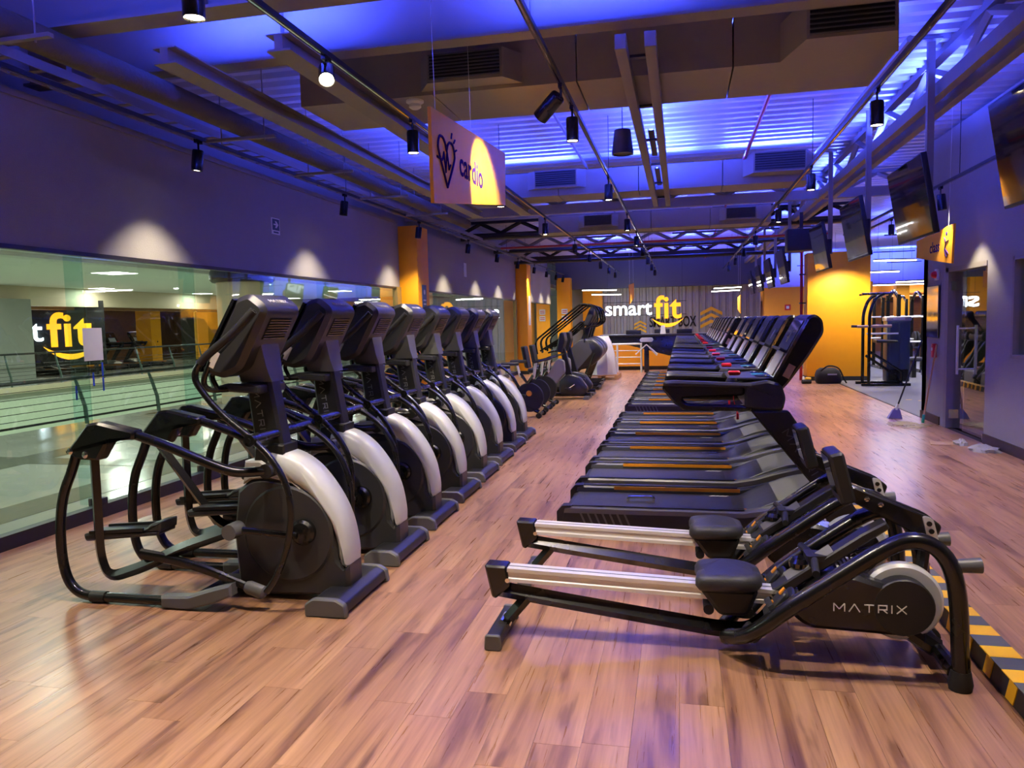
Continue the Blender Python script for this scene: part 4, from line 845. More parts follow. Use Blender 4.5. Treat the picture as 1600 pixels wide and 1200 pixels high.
ob('letters', me, None, wt, M=TM((0, 0, 0), (1, 0, 0), (0, 0, 1)) @ Matrix.Diagonal((1.86/w, 1, 1, 1)))
for cx, cz, sc, lb in ((-1.62, 1.28, .5, 'small yellow chevrons painted on the corrugated wall before the black words'), (1.18, 1.58, .85, 'large yellow chevrons painted on the corrugated wall after the black words')):
    ch = thing('wall_chevron', lb, 'wall marking', (cx, 31.43, cz))
    for k in (-1, 0, 1):
        ob('chevron', MB().prism([(-.5*sc, (-.18+k*.3)*sc), (0, (.08+k*.3)*sc), (.5*sc, (-.18+k*.3)*sc), (.5*sc, (-.02+k*.3)*sc), (0, (.24+k*.3)*sc), (-.5*sc, (-.02+k*.3)*sc)], -.006, 0), K['yel'], ch)
# turnstile and railing
rl = thing('steel_railing', 'stainless steel railing with horizontal bars beside the turnstile', 'railing', (-2.4, 23.3, 0))
for x in (.0, .5, 1.22): ob('post', MB().cyl((x, 0, 0), (x, 0, .86), .03, 12), K['alu'], rl)
for z in (.86, .66, .46, .26): ob('bar', MB().cyl((-.1, 0, z), (1.25, 0, z), .03 if z > .8 else .014, 10), K['alu'], rl)
tn = thing('turnstile', 'black turnstile post with chrome arms and a pale top by the railing', 'turnstile', (-1.02, 23.3, 0))
ob('post', MB().box(-.07, .07, -.1, .1, 0, .92), K['black'], tn, bevel=.01); ob('head', MB().prism(rp([(-.17, .92), (.17, .92), (.2, .98), (.16, 1.04), (-.16, 1.04), (-.2, .98)], .02, 3), -.14, .14), K['pale'], tn)
for p in ((-.32, -.15, .55), (.33, -.15, .55), (.30, .1, .5)): ob('arm', MB().cyl((0, -.1, .84), p, .018, 10), K['alu'], tn)

# ---------------------------------------------------------------- linear LED fixtures
def led_line(p, q, label, e=12, m='ledw'):
    c = (Vector(p)+Vector(q))/2; d = Vector(q)-Vector(p); L = d.length; rz = math.atan2(d.y, d.x)
    t = thing('led_tube', label, 'led light', c, rz, group='white led tubes under the roof'); ry = -math.asin(d.z/L)
    R = Matrix.Rotation(ry, 4, 'Y')
    ob('diffuser', MB().box(-L/2, L/2, -.035, .035, -.03, .0, M=R), K[m], t); ob('housing', MB().box(-L/2-.01, L/2+.01, -.04, .04, 0, .03, M=R), K['dark'], t)
    for s in (-.4, .4): ob('hanger_wire', MB().cyl((s*L, 0, .03), (s*L, 0, ZD-c.z-.05), .003, 5), K['dark'], t)
    area('led_light', (0, 0, -.04), L, e, (1, .96, .9), (0, 0, 0), .06, t)
for i, (p, q) in enumerate((((-3.4, 27, 2.68), (-2.2, 27, 2.66)), ((-3.0, 26.4, 2.50), (-2.0, 26.4, 2.48)))): led_line(p, q, ORD[i]+' white led tube from the corrugated wall, above the stair climbers', 25)
led_line((1.1, 27, 2.60), (2.0, 27, 2.62), 'upper white led tube above the far end of the treadmill row', 25); led_line((1.0, 26.4, 2.48), (1.9, 26.4, 2.50), 'lower white led tube above the far end of the treadmill row', 25)
for i, (p, q) in enumerate((((4.9, 21.5, 2.98), (5.9, 21.5, 2.96)), ((4.4, 25, 2.86), (6.4, 25, 2.86)), ((5.4, 19, 2.80), (6.9, 19, 2.82)), ((6.2, 24.5, 2.52), (8.0, 24.5, 2.54)), ((6.6, 29, 2.6), (8.4, 29, 2.6)))): led_line(p, q, ORD[i]+' white led tube of the weights area, counted from the broad orange pillar', 60)
for i, (x, y) in enumerate(((5.2, 8), (6.5, 10.5))): led_line((x, y, 2.7), (x+1.2, y, 2.7), ORD[i]+' white led tube inside the studio from its window end', 6, 'led2')
for i, s_ in enumerate((4.5, 7.0, 9.5)):  # added unseen strips, warm fill light for the brown end wall
    t = thing('warm_fill_strip', ORD[i]+' added warm fill strip under the brown soffit, counted from the orange pillars', 'led light', (s_, 34.52, 2.3), group='added warm fill strips'); ob('strip', MB().box(-.9, .9, -.02, .02, 0, .02), emis('warm_fill', (1, .55, .2), 6) if i == 0 else bpy.data.materials['warm_fill'], t); ob('bracket', MB().box(-.9, .9, .02, .08, 0, .03), K['dark'], t); area('strip_fill', (0, -.03, .02), 1.8, 40, (1, .62, .25), (PI/2+.9, 0, PI), .05, t)

# ---------------------------------------------------------------- mall beyond the glass
struct(ob('floor_mall', MB().box(-10.6, XL-.06, YB-6, 40, -.3, -.004), K['marble']))
b = MB()
for x in (-5.9, -8.2): b.box(x-.25, x+.25, YB-6, 40, -.004, 0)
for y in range(-2, 30, 5): b.box(-10.2, -5, y-.2, y+.2, -.004, -.0005)
ob('stone_band', b, K['marbled'], bpy.data.objects['floor_mall'])
struct(ob('ceiling_mall', MB().box(-10.8, XL-.16, YB-6, 40, 2.95, 3.1).box(-21.5, -10.8, YB-6, 40, 3.2, 3.3).box(-32, -21.5, YB-6, 48, 2.9, 3.0), K['ceil']))
struct(ob('trim_5', MB().box(-21.6, -21.3, YB-6, 48, 2.55, 3.2), K['beige'])); struct(ob('trim_6', MB().box(-10.8, -10.6, YB-6, 40, 2.88, 3.2), K['ceil']))
struct(ob('floor_across', MB().box(-32, -19.6, YB-6, 48, -.35, 0), K['marble'])); struct(ob('trim_7', MB().box(-19.6, -19.4, YB-6, 48, -.16, .02), K['beige']))
struct(ob('wall_void', MB().box(-19.9, -19.6, YB-6, 48, -6, -.35), K['palewall'])); struct(ob('floor_lower', MB().box(-20, -10, YB-6, 48, -6.2, -6), K['palewall'])); struct(ob('wall_void_near', MB().box(-10.6, -10.4, YB-6, 40, -6, -.3), K['palewall']))
struct(ob('wall_mall_end', MB().box(-32, XL-.2, 47.8, 48, -6, 3.3).box(-32, XL-.2, YB-6.2, YB-6, -6, 3.3), K['ceil']))
struct(ob('wall_across', MB().box(-31.9, -31.7, YB-6, 48, 0, 3).box(-22.3, -21.9, 12, 20.6, 0, 2.9).box(-22.2, -21.9, 20.6, 46, 2.45, 2.9), K['brown']))
struct(ob('wall_concrete', MB().box(-21.4, -20.9, 10, 21.15, 0, 2.75), mat('concrete', (.30, .31, .29), .8, bump=.3)))
def mall_rail(x, y0, y1, lb, z1=.82):
    t = thing('mall_balustrade', lb, 'railing', (x, y0, 0), group='balustrades round the mall void'); L = y1-y0
    ob('handrail', MB().tube([(0, 0, z1), (0, L, z1)], .03, 8), K['dark'], t); ob('bottom_rail', MB().tube([(0, 0, .12), (0, L, .12)], .02, 6), K['dark'], t)
    for k in range(5): ob('cable', MB().tube([(0, 0, .22+k*.115), (0, L, .22+k*.115)], .006, 5), K['dark'], t)
    y = .3
    while y < L:
        ob('post', MB().prism([(.0, 0), (.07, 0), (.05, .3), (-.05, .6), (-.16, z1+.03), (-.19, z1+.01), (-.10, .55), (-.02, .3)], y-.012, y+.012, 'xz'), mat('post_green', (.10, .15, .13), .4, .4) if y < .4 else bpy.data.materials['post_green'], t); y += 1.9
mall_rail(-10.3, -6, 34, 'dark cable balustrade at the edge of the mall walkway beyond the glass'); mall_rail(-19.8, -4, 44, 'dark cable balustrade on the far side of the mall void', 1.0)
pc = thing('mall_column', 'round cream column with a dark collar on the mall walkway', 'column', (-9.3, 15.0, 0)); ob('shaft', MB().cyl((0, 0, 0), (0, 0, 2.6), .55, 36), K['beige'], pc); ob('collar', MB().lathe([(.62, 2.6), (.68, 2.66), (.68, 2.80), (.6, 2.95)], n=36), K['dark'], pc)
ms = thing('illuminated_sign', 'glowing sign reading smart fit across the mall, partly behind the taped paper', 'sign', (-23.0, 23.05, .69), math.radians(40)); ms.scale = (1.45, 1.45, 1.45); sign_letters(ms, (0, 0, -.02)); ob('back_board', MB().box(-1.6, 1.7, .06, .1, -.2, 1.45), K['black'], ms)
ob('board_leg', MB().box(-1.4, -1.3, .06, .1, -.475, -.2), K['black'], ms); ob('board_leg', MB().box(1.4, 1.5, .06, .1, -.475, -.2), K['black'], ms)
for i, (y, w) in enumerate(((27.5, .9), (31.5, .7), (36, .9))):
    c = thing('mall_pillar', ORD[i]+' orange pillar in the gym across the mall, from the glowing sign', 'column', (-24.6, y, 0), group='orange pillars across the mall'); ob('shaft', MB().box(-.4, .4, -w/2, w/2, .08, 2.9), K['orange'], c); ob('plinth', MB().box(-.42, .42, -w/2-.02, w/2+.02, 0, .08), K['base'], c)
for i, y in enumerate((25.6, 27.0, 28.6, 30.0, 31.6)):
    o = copy_tree(tm); o.location = (-23.4, y, 0); o.rotation_euler = (0, 0, PI); o['group'] = 'treadmills across the mall'; o['label'] = 'dark treadmill in the gym across the mall, '+ORD[i]+' one from the glowing sign'
# escalator
es = thing('escalator', 'dark escalator with glass sides going down in the mall void', 'escalator', (-12.2, 8.2, -.25), math.radians(125))
ob('truss_box', MB().prism([(0, -.3), (.9, -.3), (5.5, -3.2), (5.5, -3.8), (.6, -.9), (0, -.9)], -.6, .6), K['steel'], es)
for s in (-.55, .55):
    ob('side_glass', MB().prism([(0, -.3), (.9, -.3), (5.5, -3.2), (5.5, -2.3), (1.0, .6), (0, .6)], s-.01, s+.01), K['fin'], es); ob('handrail', MB().tube([(0, s, .62), (1.0, s, .62), (5.5, s, -2.28)], .05, 8), K['rubber'], es)
for k in range(14): ob('step', MB().box(.9+k*.33, 1.23+k*.33, -.5, .5, -.5-k*.21, -.28-k*.21), K['grey'], es)
for i, (x, y) in enumerate(((-7.5, 3), (-7.5, 7.5), (-7.5, 12), (-7.8, 17), (-7.5, 22), (-7.5, 27))):
    t = thing('mall_downlight', ORD[i]+' round downlight in the mall walkway ceiling, counted from the escalator', 'downlight', (x, y, 2.95), group='downlights over the mall walkway')
    ob('lens', MB().lathe([(0, -.004), (.09, -.004)], n=20), K['ledw'], t); ob('ring', MB().lathe([(.09, 0), (.11, 0), (.11, -.008), (.09, -.008)], n=20), K['white'], t)
    area('down_light', (0, 0, -.02), .4, 60, (.95, 1, .9), (0, 0, 0), .4, t)
for i, y in enumerate((18, 24, 30, 38)):
    t = thing('mall_downlight', ORD[i]+' square ceiling panel in the gym across the mall from the escalator end', 'downlight', (-20.6, y, 3.2), group='ceiling panels across the mall'); ob('panel', MB().box(-.3, .3, -.3, .3, -.012, 0), K['ledw'], t); ob('rim', MB().box(-.33, .33, -.33, .33, -.006, 0), K['white'], t); area('panel_light', (0, 0, -.03), .6, 60*.9, (1, .95, .85), (0, 0, 0), .6, t)
for i, y in enumerate((7, 12, 18, 25, 32)):  # panels added to brighten the pale walls of the void
    t = thing('mall_downlight', ORD[i]+' added light panel brightening the mall void, counted from the escalator', 'downlight', (-15, y, 3.2), group='added light panels over the mall void'); ob('panel', MB().box(-.4, .4, -.4, .4, -.012, 0), K['ledw'], t); ob('rim', MB().box(-.43, .43, -.43, .43, -.006, 0), K['white'], t); area('panel_light', (0, 0, -.03), .8, 60*3, (.92, 1, .88), (0, 0, 0), .8, t)
for i, y in enumerate((26, 34)):  # added warm panels, fill light for the gym interior across the mall
    t = thing('mall_downlight', ORD[i]+' added warm light panel deep inside the gym across the mall', 'downlight', (-26.5, y, 2.9), group='added warm panels across the mall'); ob('panel', MB().box(-.5, .5, -.5, .5, -.012, 0), K['ledw'], t); ob('rim', MB().box(-.53, .53, -.53, .53, -.006, 0), K['white'], t); area('panel_light', (0, 0, -.03), 1, 60*.5, (1, .8, .5), (0, 0, 0), 1, t)
for i, (x, y, rz) in enumerate(((-8.5, 6.2, .9), (-9.3, 8.2, .75), (-8.2, 9.6, .9), (-9.0, 12.5, .8))):  # glowing strips stand in for gym led reflections in the glass
    t = thing('led_tube', ORD[i]+' glowing stand-in for a gym led reflection under the mall ceiling from the escalator', 'led light', (x, y, 2.925), rz, group='led reflection stand-ins in the mall'); ob('diffuser', MB().box(-.6, .6, -.02, .02, -.02, 0), K['ledw'], t); ob('housing', MB().box(-.62, .62, -.025, .025, 0, .02), K['white'], t)
# sheet of paper and blue tape on the glass
pp = tag(ob('paper_sheet', MB().box(0, .001, -.11, .11, -.14, .14), K['paper'], loc=(XL-.017, 5.62, 1.50)), 'white sheet of paper taped to the glass beside a fin', 'paper')
for y, z in ((-.02, -.30), (.09, -.35), (.09, -.22), (-.22, -.40)): ob('tape_strip', MB().box(0, .001, y-.01, y+.01, z-.06, z+.06), K['bluetape'], pp)
# ---------------------------------------------------------------- stair climbers (origin floor below middle, x forward)
def make_stair():
    t = thing('stair_climber', '', 'stair climber', group='stair climbers')
    ob('base_frame', MB().box(-.75, .55, -.32, -.26, .02, .08).box(-.75, .55, .26, .32, .02, .08).box(-.75, -.69, -.32, .32, .02, .08).box(.49, .55, -.32, .32, .02, .08), K['dark'], t)
    for k in range(5): ob('step', MB().box(-.62+k*.19, -.38+k*.19, -.25, .25, .16+k*.19, .20+k*.19), K['grey'], t, bevel=.006)
    for s in (-1, 1):
        ob('side_panel', MB().prism(rp([(-.68, .08), (-.30, .08), (.42, .86), (.30, 1.16), (.10, 1.16), (-.68, .34)], .06), *sorted((s*.26, s*.31)), c=.01), K['grey2'], t)
        ob('support_leg', MB().tube([(.12, s*.28, .06), (.46, s*.28, .85)], .035, 4), K['black'], t, ang=0)
        ob('handrail', MB().tube(fil([(-.86, s*.33, .85), (-.92, s*.33, 1.15), (.18, s*.34, 2.0), (.50, s*.34, 1.92), (.58, s*.34, 1.55), (.28, s*.34, 1.42), (.02, s*.33, 1.40)], .13), .022, 10), K['black'], t)
        ob('lower_rail', MB().tube(fil([(-.80, s*.31, .92), (-.20, s*.31, 1.28), (.22, s*.30, 1.62), (.24, s*.30, 1.10)], .1), .02, 8), K['black'], t)
    ob('front_drum', MB().prism(spl2([(.12, 1.18), (.38, 1.18), (.58, 1.02), (.62, .84), (.50, .66), (.28, .50)], 5)+[(.02, .45), (-.02, .9)], -.30, .30, c=.05), K['grey'], t, ang=50)
    ob('drum_badge', MB().box(.10, .30, -.303, -.30, .78, 1.0), K['silver2'], t)
    ob('console_post', MB().prism([(.12, 1.15), (.26, 1.15), (.38, 1.55), (.28, 1.55)], -.08, .08), K['blackm'], t)
    c = ob('console', MB().prism(rp([(.20, 1.50), (.38, 1.92), (.46, 1.90), (.44, 1.70), (.32, 1.48)], .03, 3), -.22, .22, c=.02), K['grey'], t)
    ob('screen', MB().box(-.17, .17, -.16, .16, 0, .004), K['screen'], c, M=TM((.287, 0, 1.71), (0, -1, 0), (.18, 0, .42)))
    return t
stc = make_stair()
for i, y in enumerate((17.7, 18.7, 19.7)):
    o = stc if i == 0 else copy_tree(stc); o.location = (-2.40-.05*i, y, 0); o['label'] = 'grey stair climber with tall black handrails, '+ORD[i]+' one from the recumbent bikes'
# ---------------------------------------------------------------- recumbent bikes
def make_bike():
    t = thing('recumbent_bike', '', 'exercise bike', group='recumbent bikes')
    ob('base_bar', MB().box(-.75, .62, -.05, .05, .05, .12), K['black'], t, bevel=.01)
    for x in (-.72, .55): ob('foot', MB().prism(rp([(x-.06, 0), (x+.06, 0), (x+.05, .06), (x-.05, .06)], .01, 2), -.28, .28), K['grey2'], t)
    ob('drive_shroud', MB().prism(rp([(-.02, .10), (.50, .08), (.58, .20), (.40, .46), (.14, .52), (-.02, .36)], .07), -.12, .12, c=.03), K['grey'], t, ang=45)
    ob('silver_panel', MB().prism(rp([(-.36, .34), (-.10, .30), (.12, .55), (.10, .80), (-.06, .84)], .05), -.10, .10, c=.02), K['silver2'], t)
    ob('mast', MB().prism([(.12, .45), (.26, .42), (.10, 1.05), (.0, 1.05)], -.06, .06, c=.01), K['blackm'], t)
    c = ob('console', MB().prism(rp([(-.06, .98), (.02, 1.36), (.10, 1.38), (.13, 1.20), (.06, .96)], .03, 3), -.2, .2, c=.02), K['grey'], t); ob('screen', MB().box(-.16, .16, -.13, .13, 0, .004), K['screen'], c, M=TM((-.022, 0, 1.17), (0, -1, 0), (.08, 0, .38)))
    ob('seat', MB().prism(rp([(-.66, .56), (-.28, .54), (-.26, .62), (-.66, .64)], .03), -.2, .2, c=.025), K['seat'], t); ob('backrest', MB().prism(rp([(-.72, .66), (-.64, .64), (-.72, 1.10), (-.80, 1.10)], .03), -.2, .2, c=.025), K['seat'], t)
    ob('seat_post', MB().box(-.55, -.42, -.05, .05, .1, .56), K['black'], t)
    for s in (-1, 1):
        ob('handle', MB().tube(fil([(.02, s*.06, .98), (-.10, s*.2, 1.0), (-.22, s*.2, .96)], .05), .016, 8), K['black'], t); ob('seat_handle', MB().tube(fil([(-.5, s*.2, .54), (-.42, s*.27, .58), (-.38, s*.27, .74)], .04), .014, 8), K['black'], t)
        ob('crank', MB().cyl((.30, s*.12, .30), (.30+s*.12, s*.17, .30+s*.08), .015, 8), K['chrome'], t); ob('pedal', MB().cbox((.30+s*.12, s*.22, .30+s*.08), (.12, .09, .03)), K['grey'], t)
    return t
bk = make_bike()
for i, (y, x) in enumerate(((15.55, -2.44), (16.4, -2.44))):
    o = bk if i == 0 else copy_tree(bk); o.location = (x, y, 0); o['label'] = ('recumbent exercise bike with upright console, standing next to the spin bike', 'recumbent exercise bike with upright console, standing next to the stair climbers')[i]
# ---------------------------------------------------------------- spin bikes
def make_spin():
    t = thing('spin_bike', '', 'exercise bike', group='spin bikes')
    ob('main_frame', MB().tube([(-.22, 0, .62), (.02, 0, .28), (.32, 0, .70)], .035, 4).tube([(.02, 0, .28), (-.42, 0, .08)], .035, 4).tube([(.02, 0, .28), (.40, 0, .08)], .035, 4), K['black'], t, ang=0)
    for x in (-.44, .42): f = ob('stabiliser', MB().cyl((x, -.26, .05), (x, .26, .05), .03, 12), K['blackm'], t); [ob('roller', MB().cyl((x+.02, s*.20, .045), (x+.02, s*.25, .045), .045, 14), K['rubber'], f) for s in (-1, 1)]
    ob('flywheel', MB().lathe([(.05, -.03), (.24, -.03), (.25, 0), (.24, .03), (.05, .03)], (.24, 0, .33), 30, 'y'), K['blackm'], t); ob('hub_cap', MB().lathe([(0, -.05), (.04, -.045), (.05, -.03)], (.24, 0, .40), 16, 'y'), K['stripo'], t)
    ob('seat_post', MB().cyl((-.22, 0, .55), (-.28, 0, .82), .025, 10), K['alu'], t); ob('saddle', MB().prism(rp([(-.40, -.11), (-.28, -.08), (-.08, -.02), (-.08, .02), (-.28, .08), (-.40, .11)], .03), .82, .88, 'xy', c=.015), K['seat'], t)
    ob('bar_post', MB().cyl((.32, 0, .65), (.36, 0, .92), .025, 10), K['alu'], t); ob('handlebar', MB().tube(fil([(.62, -.10, .98), (.42, -.18, .94), (.34, -.18, .92), (.34, .18, .92), (.42, .18, .94), (.62, .10, .98)], .05), .016, 8), K['black'], t)
    for s in (-1, 1): ob('crank', MB().cyl((.02, s*.07, .30), (.02-s*.13, s*.09, .30-s*.08), .014, 8), K['chrome'], t); ob('pedal', MB().cbox((.02-s*.13, s*.14, .30-s*.08), (.10, .09, .025)), K['grey'], t)
    return t
sp = make_spin()
for i, (x, y) in enumerate(((-2.75, 12.55), (-2.78, 13.4), (-2.8, 14.25))):
    o = sp if i == 0 else copy_tree(sp); o.location = (x, y, 0); o['label'] = 'black spin bike with an orange cap, '+ORD[i]+' one from the elliptical trainers'

# ---------------------------------------------------------------- pallet with plastic-wrapped load
pa = thing('wooden_pallet', 'pale wooden pallet beside the last stair climber', 'pallet', (-2.15, 21.0, 0))
for y in (-.5, -.25, 0, .25, .5): ob('deck_board', MB().box(-.5, .5, y-.07, y+.07, .10, .125), K['pine'], pa)
for x in (-.45, 0, .45): ob('bearer', MB().box(x-.05, x+.05, -.57, .57, 0, .10), K['pine'], pa)
rings = []
random.seed(3)
for z, sc in ((.126, 1.0), (.35, .98), (.7, .9), (1.0, .72), (1.15, .5)):
    rings.append([Vector(((.42*math.cos(a)*(1+.12*random.uniform(-1, 1)))*sc, (.5*math.sin(a)*(1+.12*random.uniform(-1, 1)))*sc, z+random.uniform(-.02, .02)*(z > .2))) for a in [k*PI/9 for k in range(18)]])
wr_ = tag(ob('wrapped_load', MB().loft(rings), K['film'], loc=(-2.15, 21.0, 0), ang=20), 'load wrapped in crumpled white plastic film on the pallet', 'package')

# ---------------------------------------------------------------- weights area machines
lm = thing('cable_machine', 'tall black assisted pull-up machine with a dark weight stack beside the broad orange pillar', 'gym machine', (4.05, 18.4, 0))
for y in (-.3, .3):
    ob('upright', MB().tube(fil([(.0, y, .05), (.0, y, 1.62), (.12, y, 1.95), (.3, y, 2.03)], .15), .035, 8), K['black'], lm)
    ob('floor_bar', MB().box(-.15, .85, y-.04, y+.04, 0, .06), K['black'], lm, bevel=.006)
    ob('side_arm', MB().tube([(-.25, y, 1.32), (.45, y, 1.32)], .03, 8), K['tanm' if y < 0 else 'black'], lm)
    ob('grip_bar', MB().tube(fil([(.05, y*.6, 1.15), (.62, y*.6, 1.15)], .02), .018, 8), K['alu'], lm)
ob('top_bar', MB().tube([(-.05, -.42, 2.03), (.02, -.3, 2.04), (.02, .3, 2.04), (-.05, .42, 2.03)], .022, 8).tube([(-.1, 0, 2.04), (.55, 0, 2.04)], .025, 8), K['black'], lm)
ob('pulley_bar', MB().tube(fil([(.3, 0, 2.02), (.34, 0, 1.86), (.55, 0, 1.85)], .04), .01, 6), K['black'], lm)
ob('knee_pad', MB().prism(rp([(.18, .95), (.62, .95), (.62, 1.0), (.18, 1.02)], .02, 3), -.2, .2, c=.02), K['seat'], lm)
ob('brace', MB().tube([(.02, -.1, .78), (.72, -.1, .30), (.72, -.1, .05)], .03, 8), K['black'], lm); ob('brace', MB().tube([(.02, .1, .66), (.66, .1, .2), (.72, .1, .05)], .03, 8), K['black'], lm)
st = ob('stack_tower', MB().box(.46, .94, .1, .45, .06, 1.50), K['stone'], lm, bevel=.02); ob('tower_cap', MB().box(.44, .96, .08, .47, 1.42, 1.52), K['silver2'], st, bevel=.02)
for x in (.52, .72): ob('tower_panel', MB().box(x, x+.16, .085, .1, .35, 1.38), K['stone'], st)
ob('plate_label', MB().box(.58, .82, .075, .08, 1.45, 1.49), K['white'], st)
for k in range(8): ob('weight_plate', MB().box(.50, .90, .07, .1, .10+k*.03, .124+k*.03), K['black'], st)
def rack(x, y, lb, w=.9):
    t = thing('gym_rack', lb, 'gym machine', (x, y, 0), group='machines at the back of the weights area')
    for sx in (-1, 1):
        for sy in (-1, 1): ob('upright', MB().box(sx*w/2-.04, sx*w/2+.04, sy*.5-.04, sy*.5+.04, 0, 2.05), K['black'], t)
        ob('side_beam', MB().tube(spl([(sx*w/2, -.5, 1.95), (sx*w/2, 0, 2.15), (sx*w/2, .5, 1.95)], 5), .04, 8), K['black'], t); ob('foot_beam', MB().box(sx*w/2-.04, sx*w/2+.04, -.7, .7, 0, .07), K['black'], t)
    for z in (.9, 1.5): ob('cross_bar', MB().cyl((-w/2-.3, -.5, z), (w/2+.3, -.5, z), .022, 8), K['alu'], t)
    for sx in (-1, 1):
        for k in range(2): ob('weight_disc', MB().lathe([(.03, -.02), (.2, -.02), (.21, 0), (.2, .02), (.03, .02)], (sx*(w/2+.12+.07*k), -.5, .9), 24, 'x'), K['rubber'], t)
    ob('seat', MB().prism(rp([(-.2, -.3), (.2, -.3), (.2, .1), (-.2, .1)], .05), .42, .5, 'xy', c=.02), K['seat'], t); ob('seat_post', MB().box(-.05, .05, -.2, 0, .0, .42), K['black'], t)
rack(5.6, 20.6, 'black weight rack with discs standing just behind the weight stack tower'); rack(6.7, 22.6, 'black weight rack with discs standing deeper, second from the brown wall'); rack(5.2, 24.2, 'black weight rack with discs partly behind the broad orange pillar'); rack(7.6, 27.5, 'black weight rack with discs nearest to the brown end wall')
for i, (x, y) in enumerate(((6.2, 28.5), (7.9, 30.5), (5.0, 31.5))):
    c = thing('pillar', ORD[i]+' slim orange pillar at the back of the weights area, counted from the racks', 'column', (x, y, 0), group='orange pillars'); ob('shaft', MB().box(-.22, .22, -.2, .2, .08, 2.7), K['orange'], c); ob('plinth', MB().box(-.23, .23, -.21, .21, 0, .08), K['base'], c)
# red sprinkler riser
rs = thing('sprinkler_riser', 'red vertical sprinkler pipe beside the broad orange pillar', 'pipe', (2.90, 19.95, 0))
ob('pipe', MB().cyl((0, 0, 0), (0, 0, ZD-.06), .035, 12), K['redp'], rs); ob('valve', MB().cbox((0, 0, 1.42), (.12, .12, .1)), K['red'], rs); 
for z in (.6, 1.9, 2.6): ob('clamp', MB().box(-.05, .095, -.05, .05, z-.015, z+.015), K['dark'], rs)
sb = thing('loudspeaker', 'black box loudspeaker hanging under the roof in front of the red pipe', 'speaker', (2.3, 15.9, 2.85)); ob('cabinet', MB().box(-.28, .28, -.2, .2, 0, .42), K['blackm'], sb, bevel=.02); ob('bracket', MB().box(-.03, .03, -.03, .03, .42, .75), K['dark'], sb)
# ---------------------------------------------------------------- bag, mop, broom, rags
bg = thing('duffel_bag', 'black bag with shoulder straps lying against the broad orange pillar', 'bag', (3.36, 18.95, 0))
rings = [[Vector((x*sc+.02*math.sin(3*z+x*9), y*sc, z)) for x, y in rp([(-.26, -.2), (.26, -.2), (.26, .2), (-.26, .2)], .12, 4)] for z, sc in ((0, .92), (.08, 1.05), (.2, 1.02), (.3, .9), (.36, .6))]
ob('body', MB().loft(rings), K['fab'], bg, ang=60); ob('strap', MB().tube(spl([(-.2, -.2, .3), (-.05, -.28, .42), (.18, -.24, .36), (.3, -.22, .12), (.36, -.2, .02)], 5), .018, 6), K['fab'], bg); ob('buckle', MB().cbox((.05, -.215, .22), (.2, .02, .03)), K['wmark'], bg)
kb = thing('kettle_toy', 'small yellow-black bundle beside the black bag', 'bundle', (2.86, 18.8, 0)); kb.name = 'tool_bundle'
ob('roll', MB().tube([(-.1, 0, .05), (.1, .03, .05)], .05, 10), K['fab'], kb); ob('yellow_roll', MB().tube([(-.02, .05, .12), (.1, .06, .11)], .035, 10), K['yel'], kb); ob('bottle', MB().lathe([(0, 0), (.03, 0), (.03, .14), (.012, .17), (0, .17)], (-.06, .08, 0), 12), K['white'], kb)
br = thing('broom', 'broom with lavender head and dark handle leaning on the wall end', 'broom', (3.2, 12.5, 0))
ob('handle', MB().tube([(.0, 0, .16), (.36, .1, 1.18)], .012, 8), K['dark'], br); ob('ferrule', MB().tube([(-.01, 0, .13), (.02, .005, .22)], [.035, .018], 8), K['white'], br)
ob('bristle_head', MB().loft([[Vector((x, y, 0)) for x, y in ((-.13, -.05), (.07, -.05), (.07, .05), (-.13, .05))], [Vector((x, y, .13)) for x, y in ((-.06, -.03), (.04, -.03), (.04, .03), (-.06, .03))], [Vector((x, y, .16)) for x, y in ((-.03, -.02), (.02, -.02), (.02, .02), (-.03, .02))]]), K['lav'], br)
mp = thing('mop', 'mop with a wooden handle and pale strings spread on the floor by the door', 'mop', (3.38, 11.7, 0))
ob('handle', MB().tube([(.0, 0.15, .05), (.165, .16, 1.14)], .013, 8), K['woodstick'], mp); ob('socket', MB().tube([(.0, .15, .02), (.012, .147, .14)], .02, 8), mat('green_socket', (.02, .3, .22), .5), mp)
b = MB(); random.seed(5)
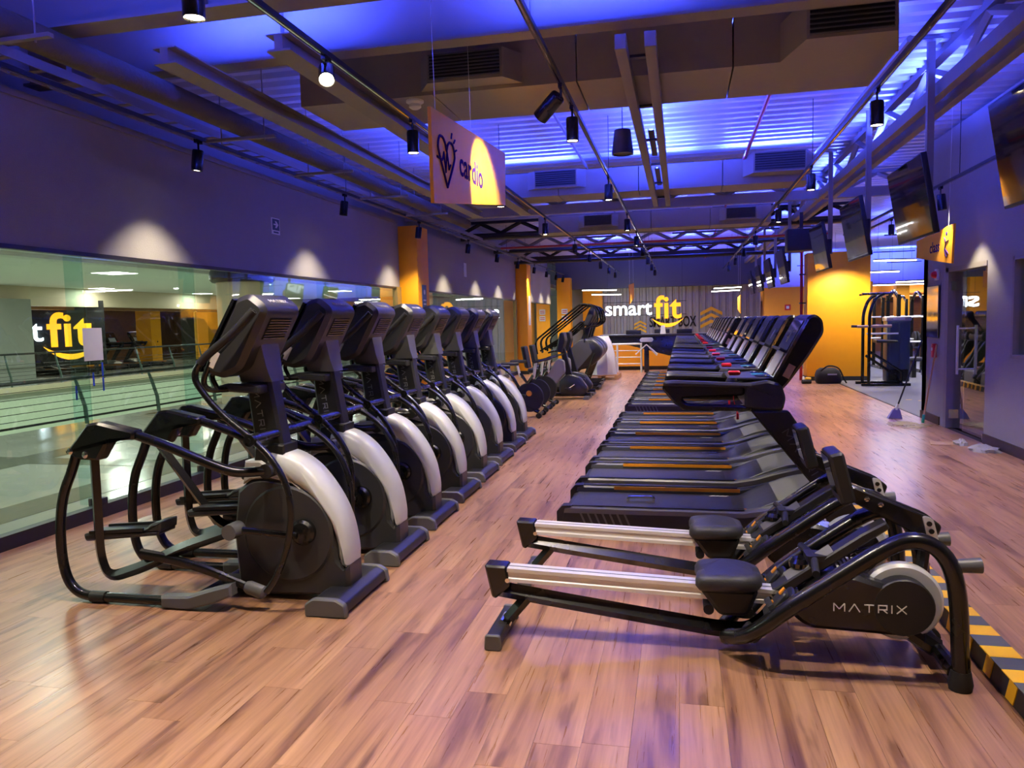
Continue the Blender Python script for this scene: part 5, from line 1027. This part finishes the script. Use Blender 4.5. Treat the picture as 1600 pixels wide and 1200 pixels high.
for k in range(60):
    a = random.uniform(0, 2*PI); r_ = random.uniform(.12, .36); x0_, y0_ = random.uniform(-.12, .0), random.uniform(-.1, .1)
    b.tube(spl([(-.12+x0_*.5, y0_, .02), (-.16+x0_+r_*.5*math.cos(a), y0_+r_*.5*math.sin(a), .018), (-.16+x0_+r_*math.cos(a+.5)*.9, y0_+r_*math.sin(a+.5), .008)], 3), .006, 4)
ob('strings', b, K['straw'], mp)['kind'] = 'stuff'
for i, (x, y, s_, lb) in enumerate(((3.38, 9.62, .16, 'crumpled grey cleaning rag on the floor under the wall, the larger one'), (3.28, 10.02, .08, 'crumpled grey cleaning rag on the floor, the smaller one'))):
    random.seed(20+i)
    rings = [[Vector((s_*sc*math.cos(a)*random.uniform(.75, 1.2), s_*1.4*sc*math.sin(a)*random.uniform(.75, 1.2), max(.0, z*random.uniform(.6, 1.2)))) for a in [k*PI/10 for k in range(20)]] for z, sc in ((0, 1), (.035, .9), (.05, .6), (.065, .25))]
    tag(ob('cleaning_rag', MB().loft(rings), K['cloth'], loc=(x, y, 0), ang=15), lb, 'rag')
tag(ob('floor_cloth', MB().prism([(-.16, -.12), (.12, -.16), (.18, .08), (-.1, .15)], 0, .006, 'xy'), K['tanm'], loc=(3.1, 10.1, 0)), 'flat pinkish cloth lying on the floor in front of the glass door', 'cloth')

# ---------------------------------------------------------------- striped cable kerb in front of the treadmills
kc = thing('cable_kerb', 'yellow and grey striped cable cover running along the floor past the rowers and treadmills', 'cable cover', (1.30, 2.6, 0))
KL = 18.0
ob('core', MB().box(.003, .127, 0, KL, 0, .099), K['hblack'], kc)
ky = MB().box(0, .13, 0, .118, .099, .104).mesh('top_stripe', K['yel'], 0); kg = MB().box(0, .13, 0, .118, .099, .104).mesh('top_stripe', K['hgrey'], 0)
ks_ = MB().prism([(0, .006), (.075, .006), (.035, .099), (-.04, .099)], 0, .004, 'yz').mesh('side_stripe', K['yel'], 0)
for k in range(int(KL/.12)):
    ob('top_stripe', (ky, kg)[k % 2], None, kc, loc=(0, k*.12+.001, 0))
    if k % 2 == 0 and k: ob('side_stripe', ks_, None, kc, loc=(-.001, k*.12, 0)); 
    if k % 2 == 0 and k: ob('side_stripe', ks_, None, kc, loc=(.127, k*.12, 0))
ob('red_reflector', MB().box(-.006, .0, 1.22, 1.40, .015, .085), K['red'], kc)
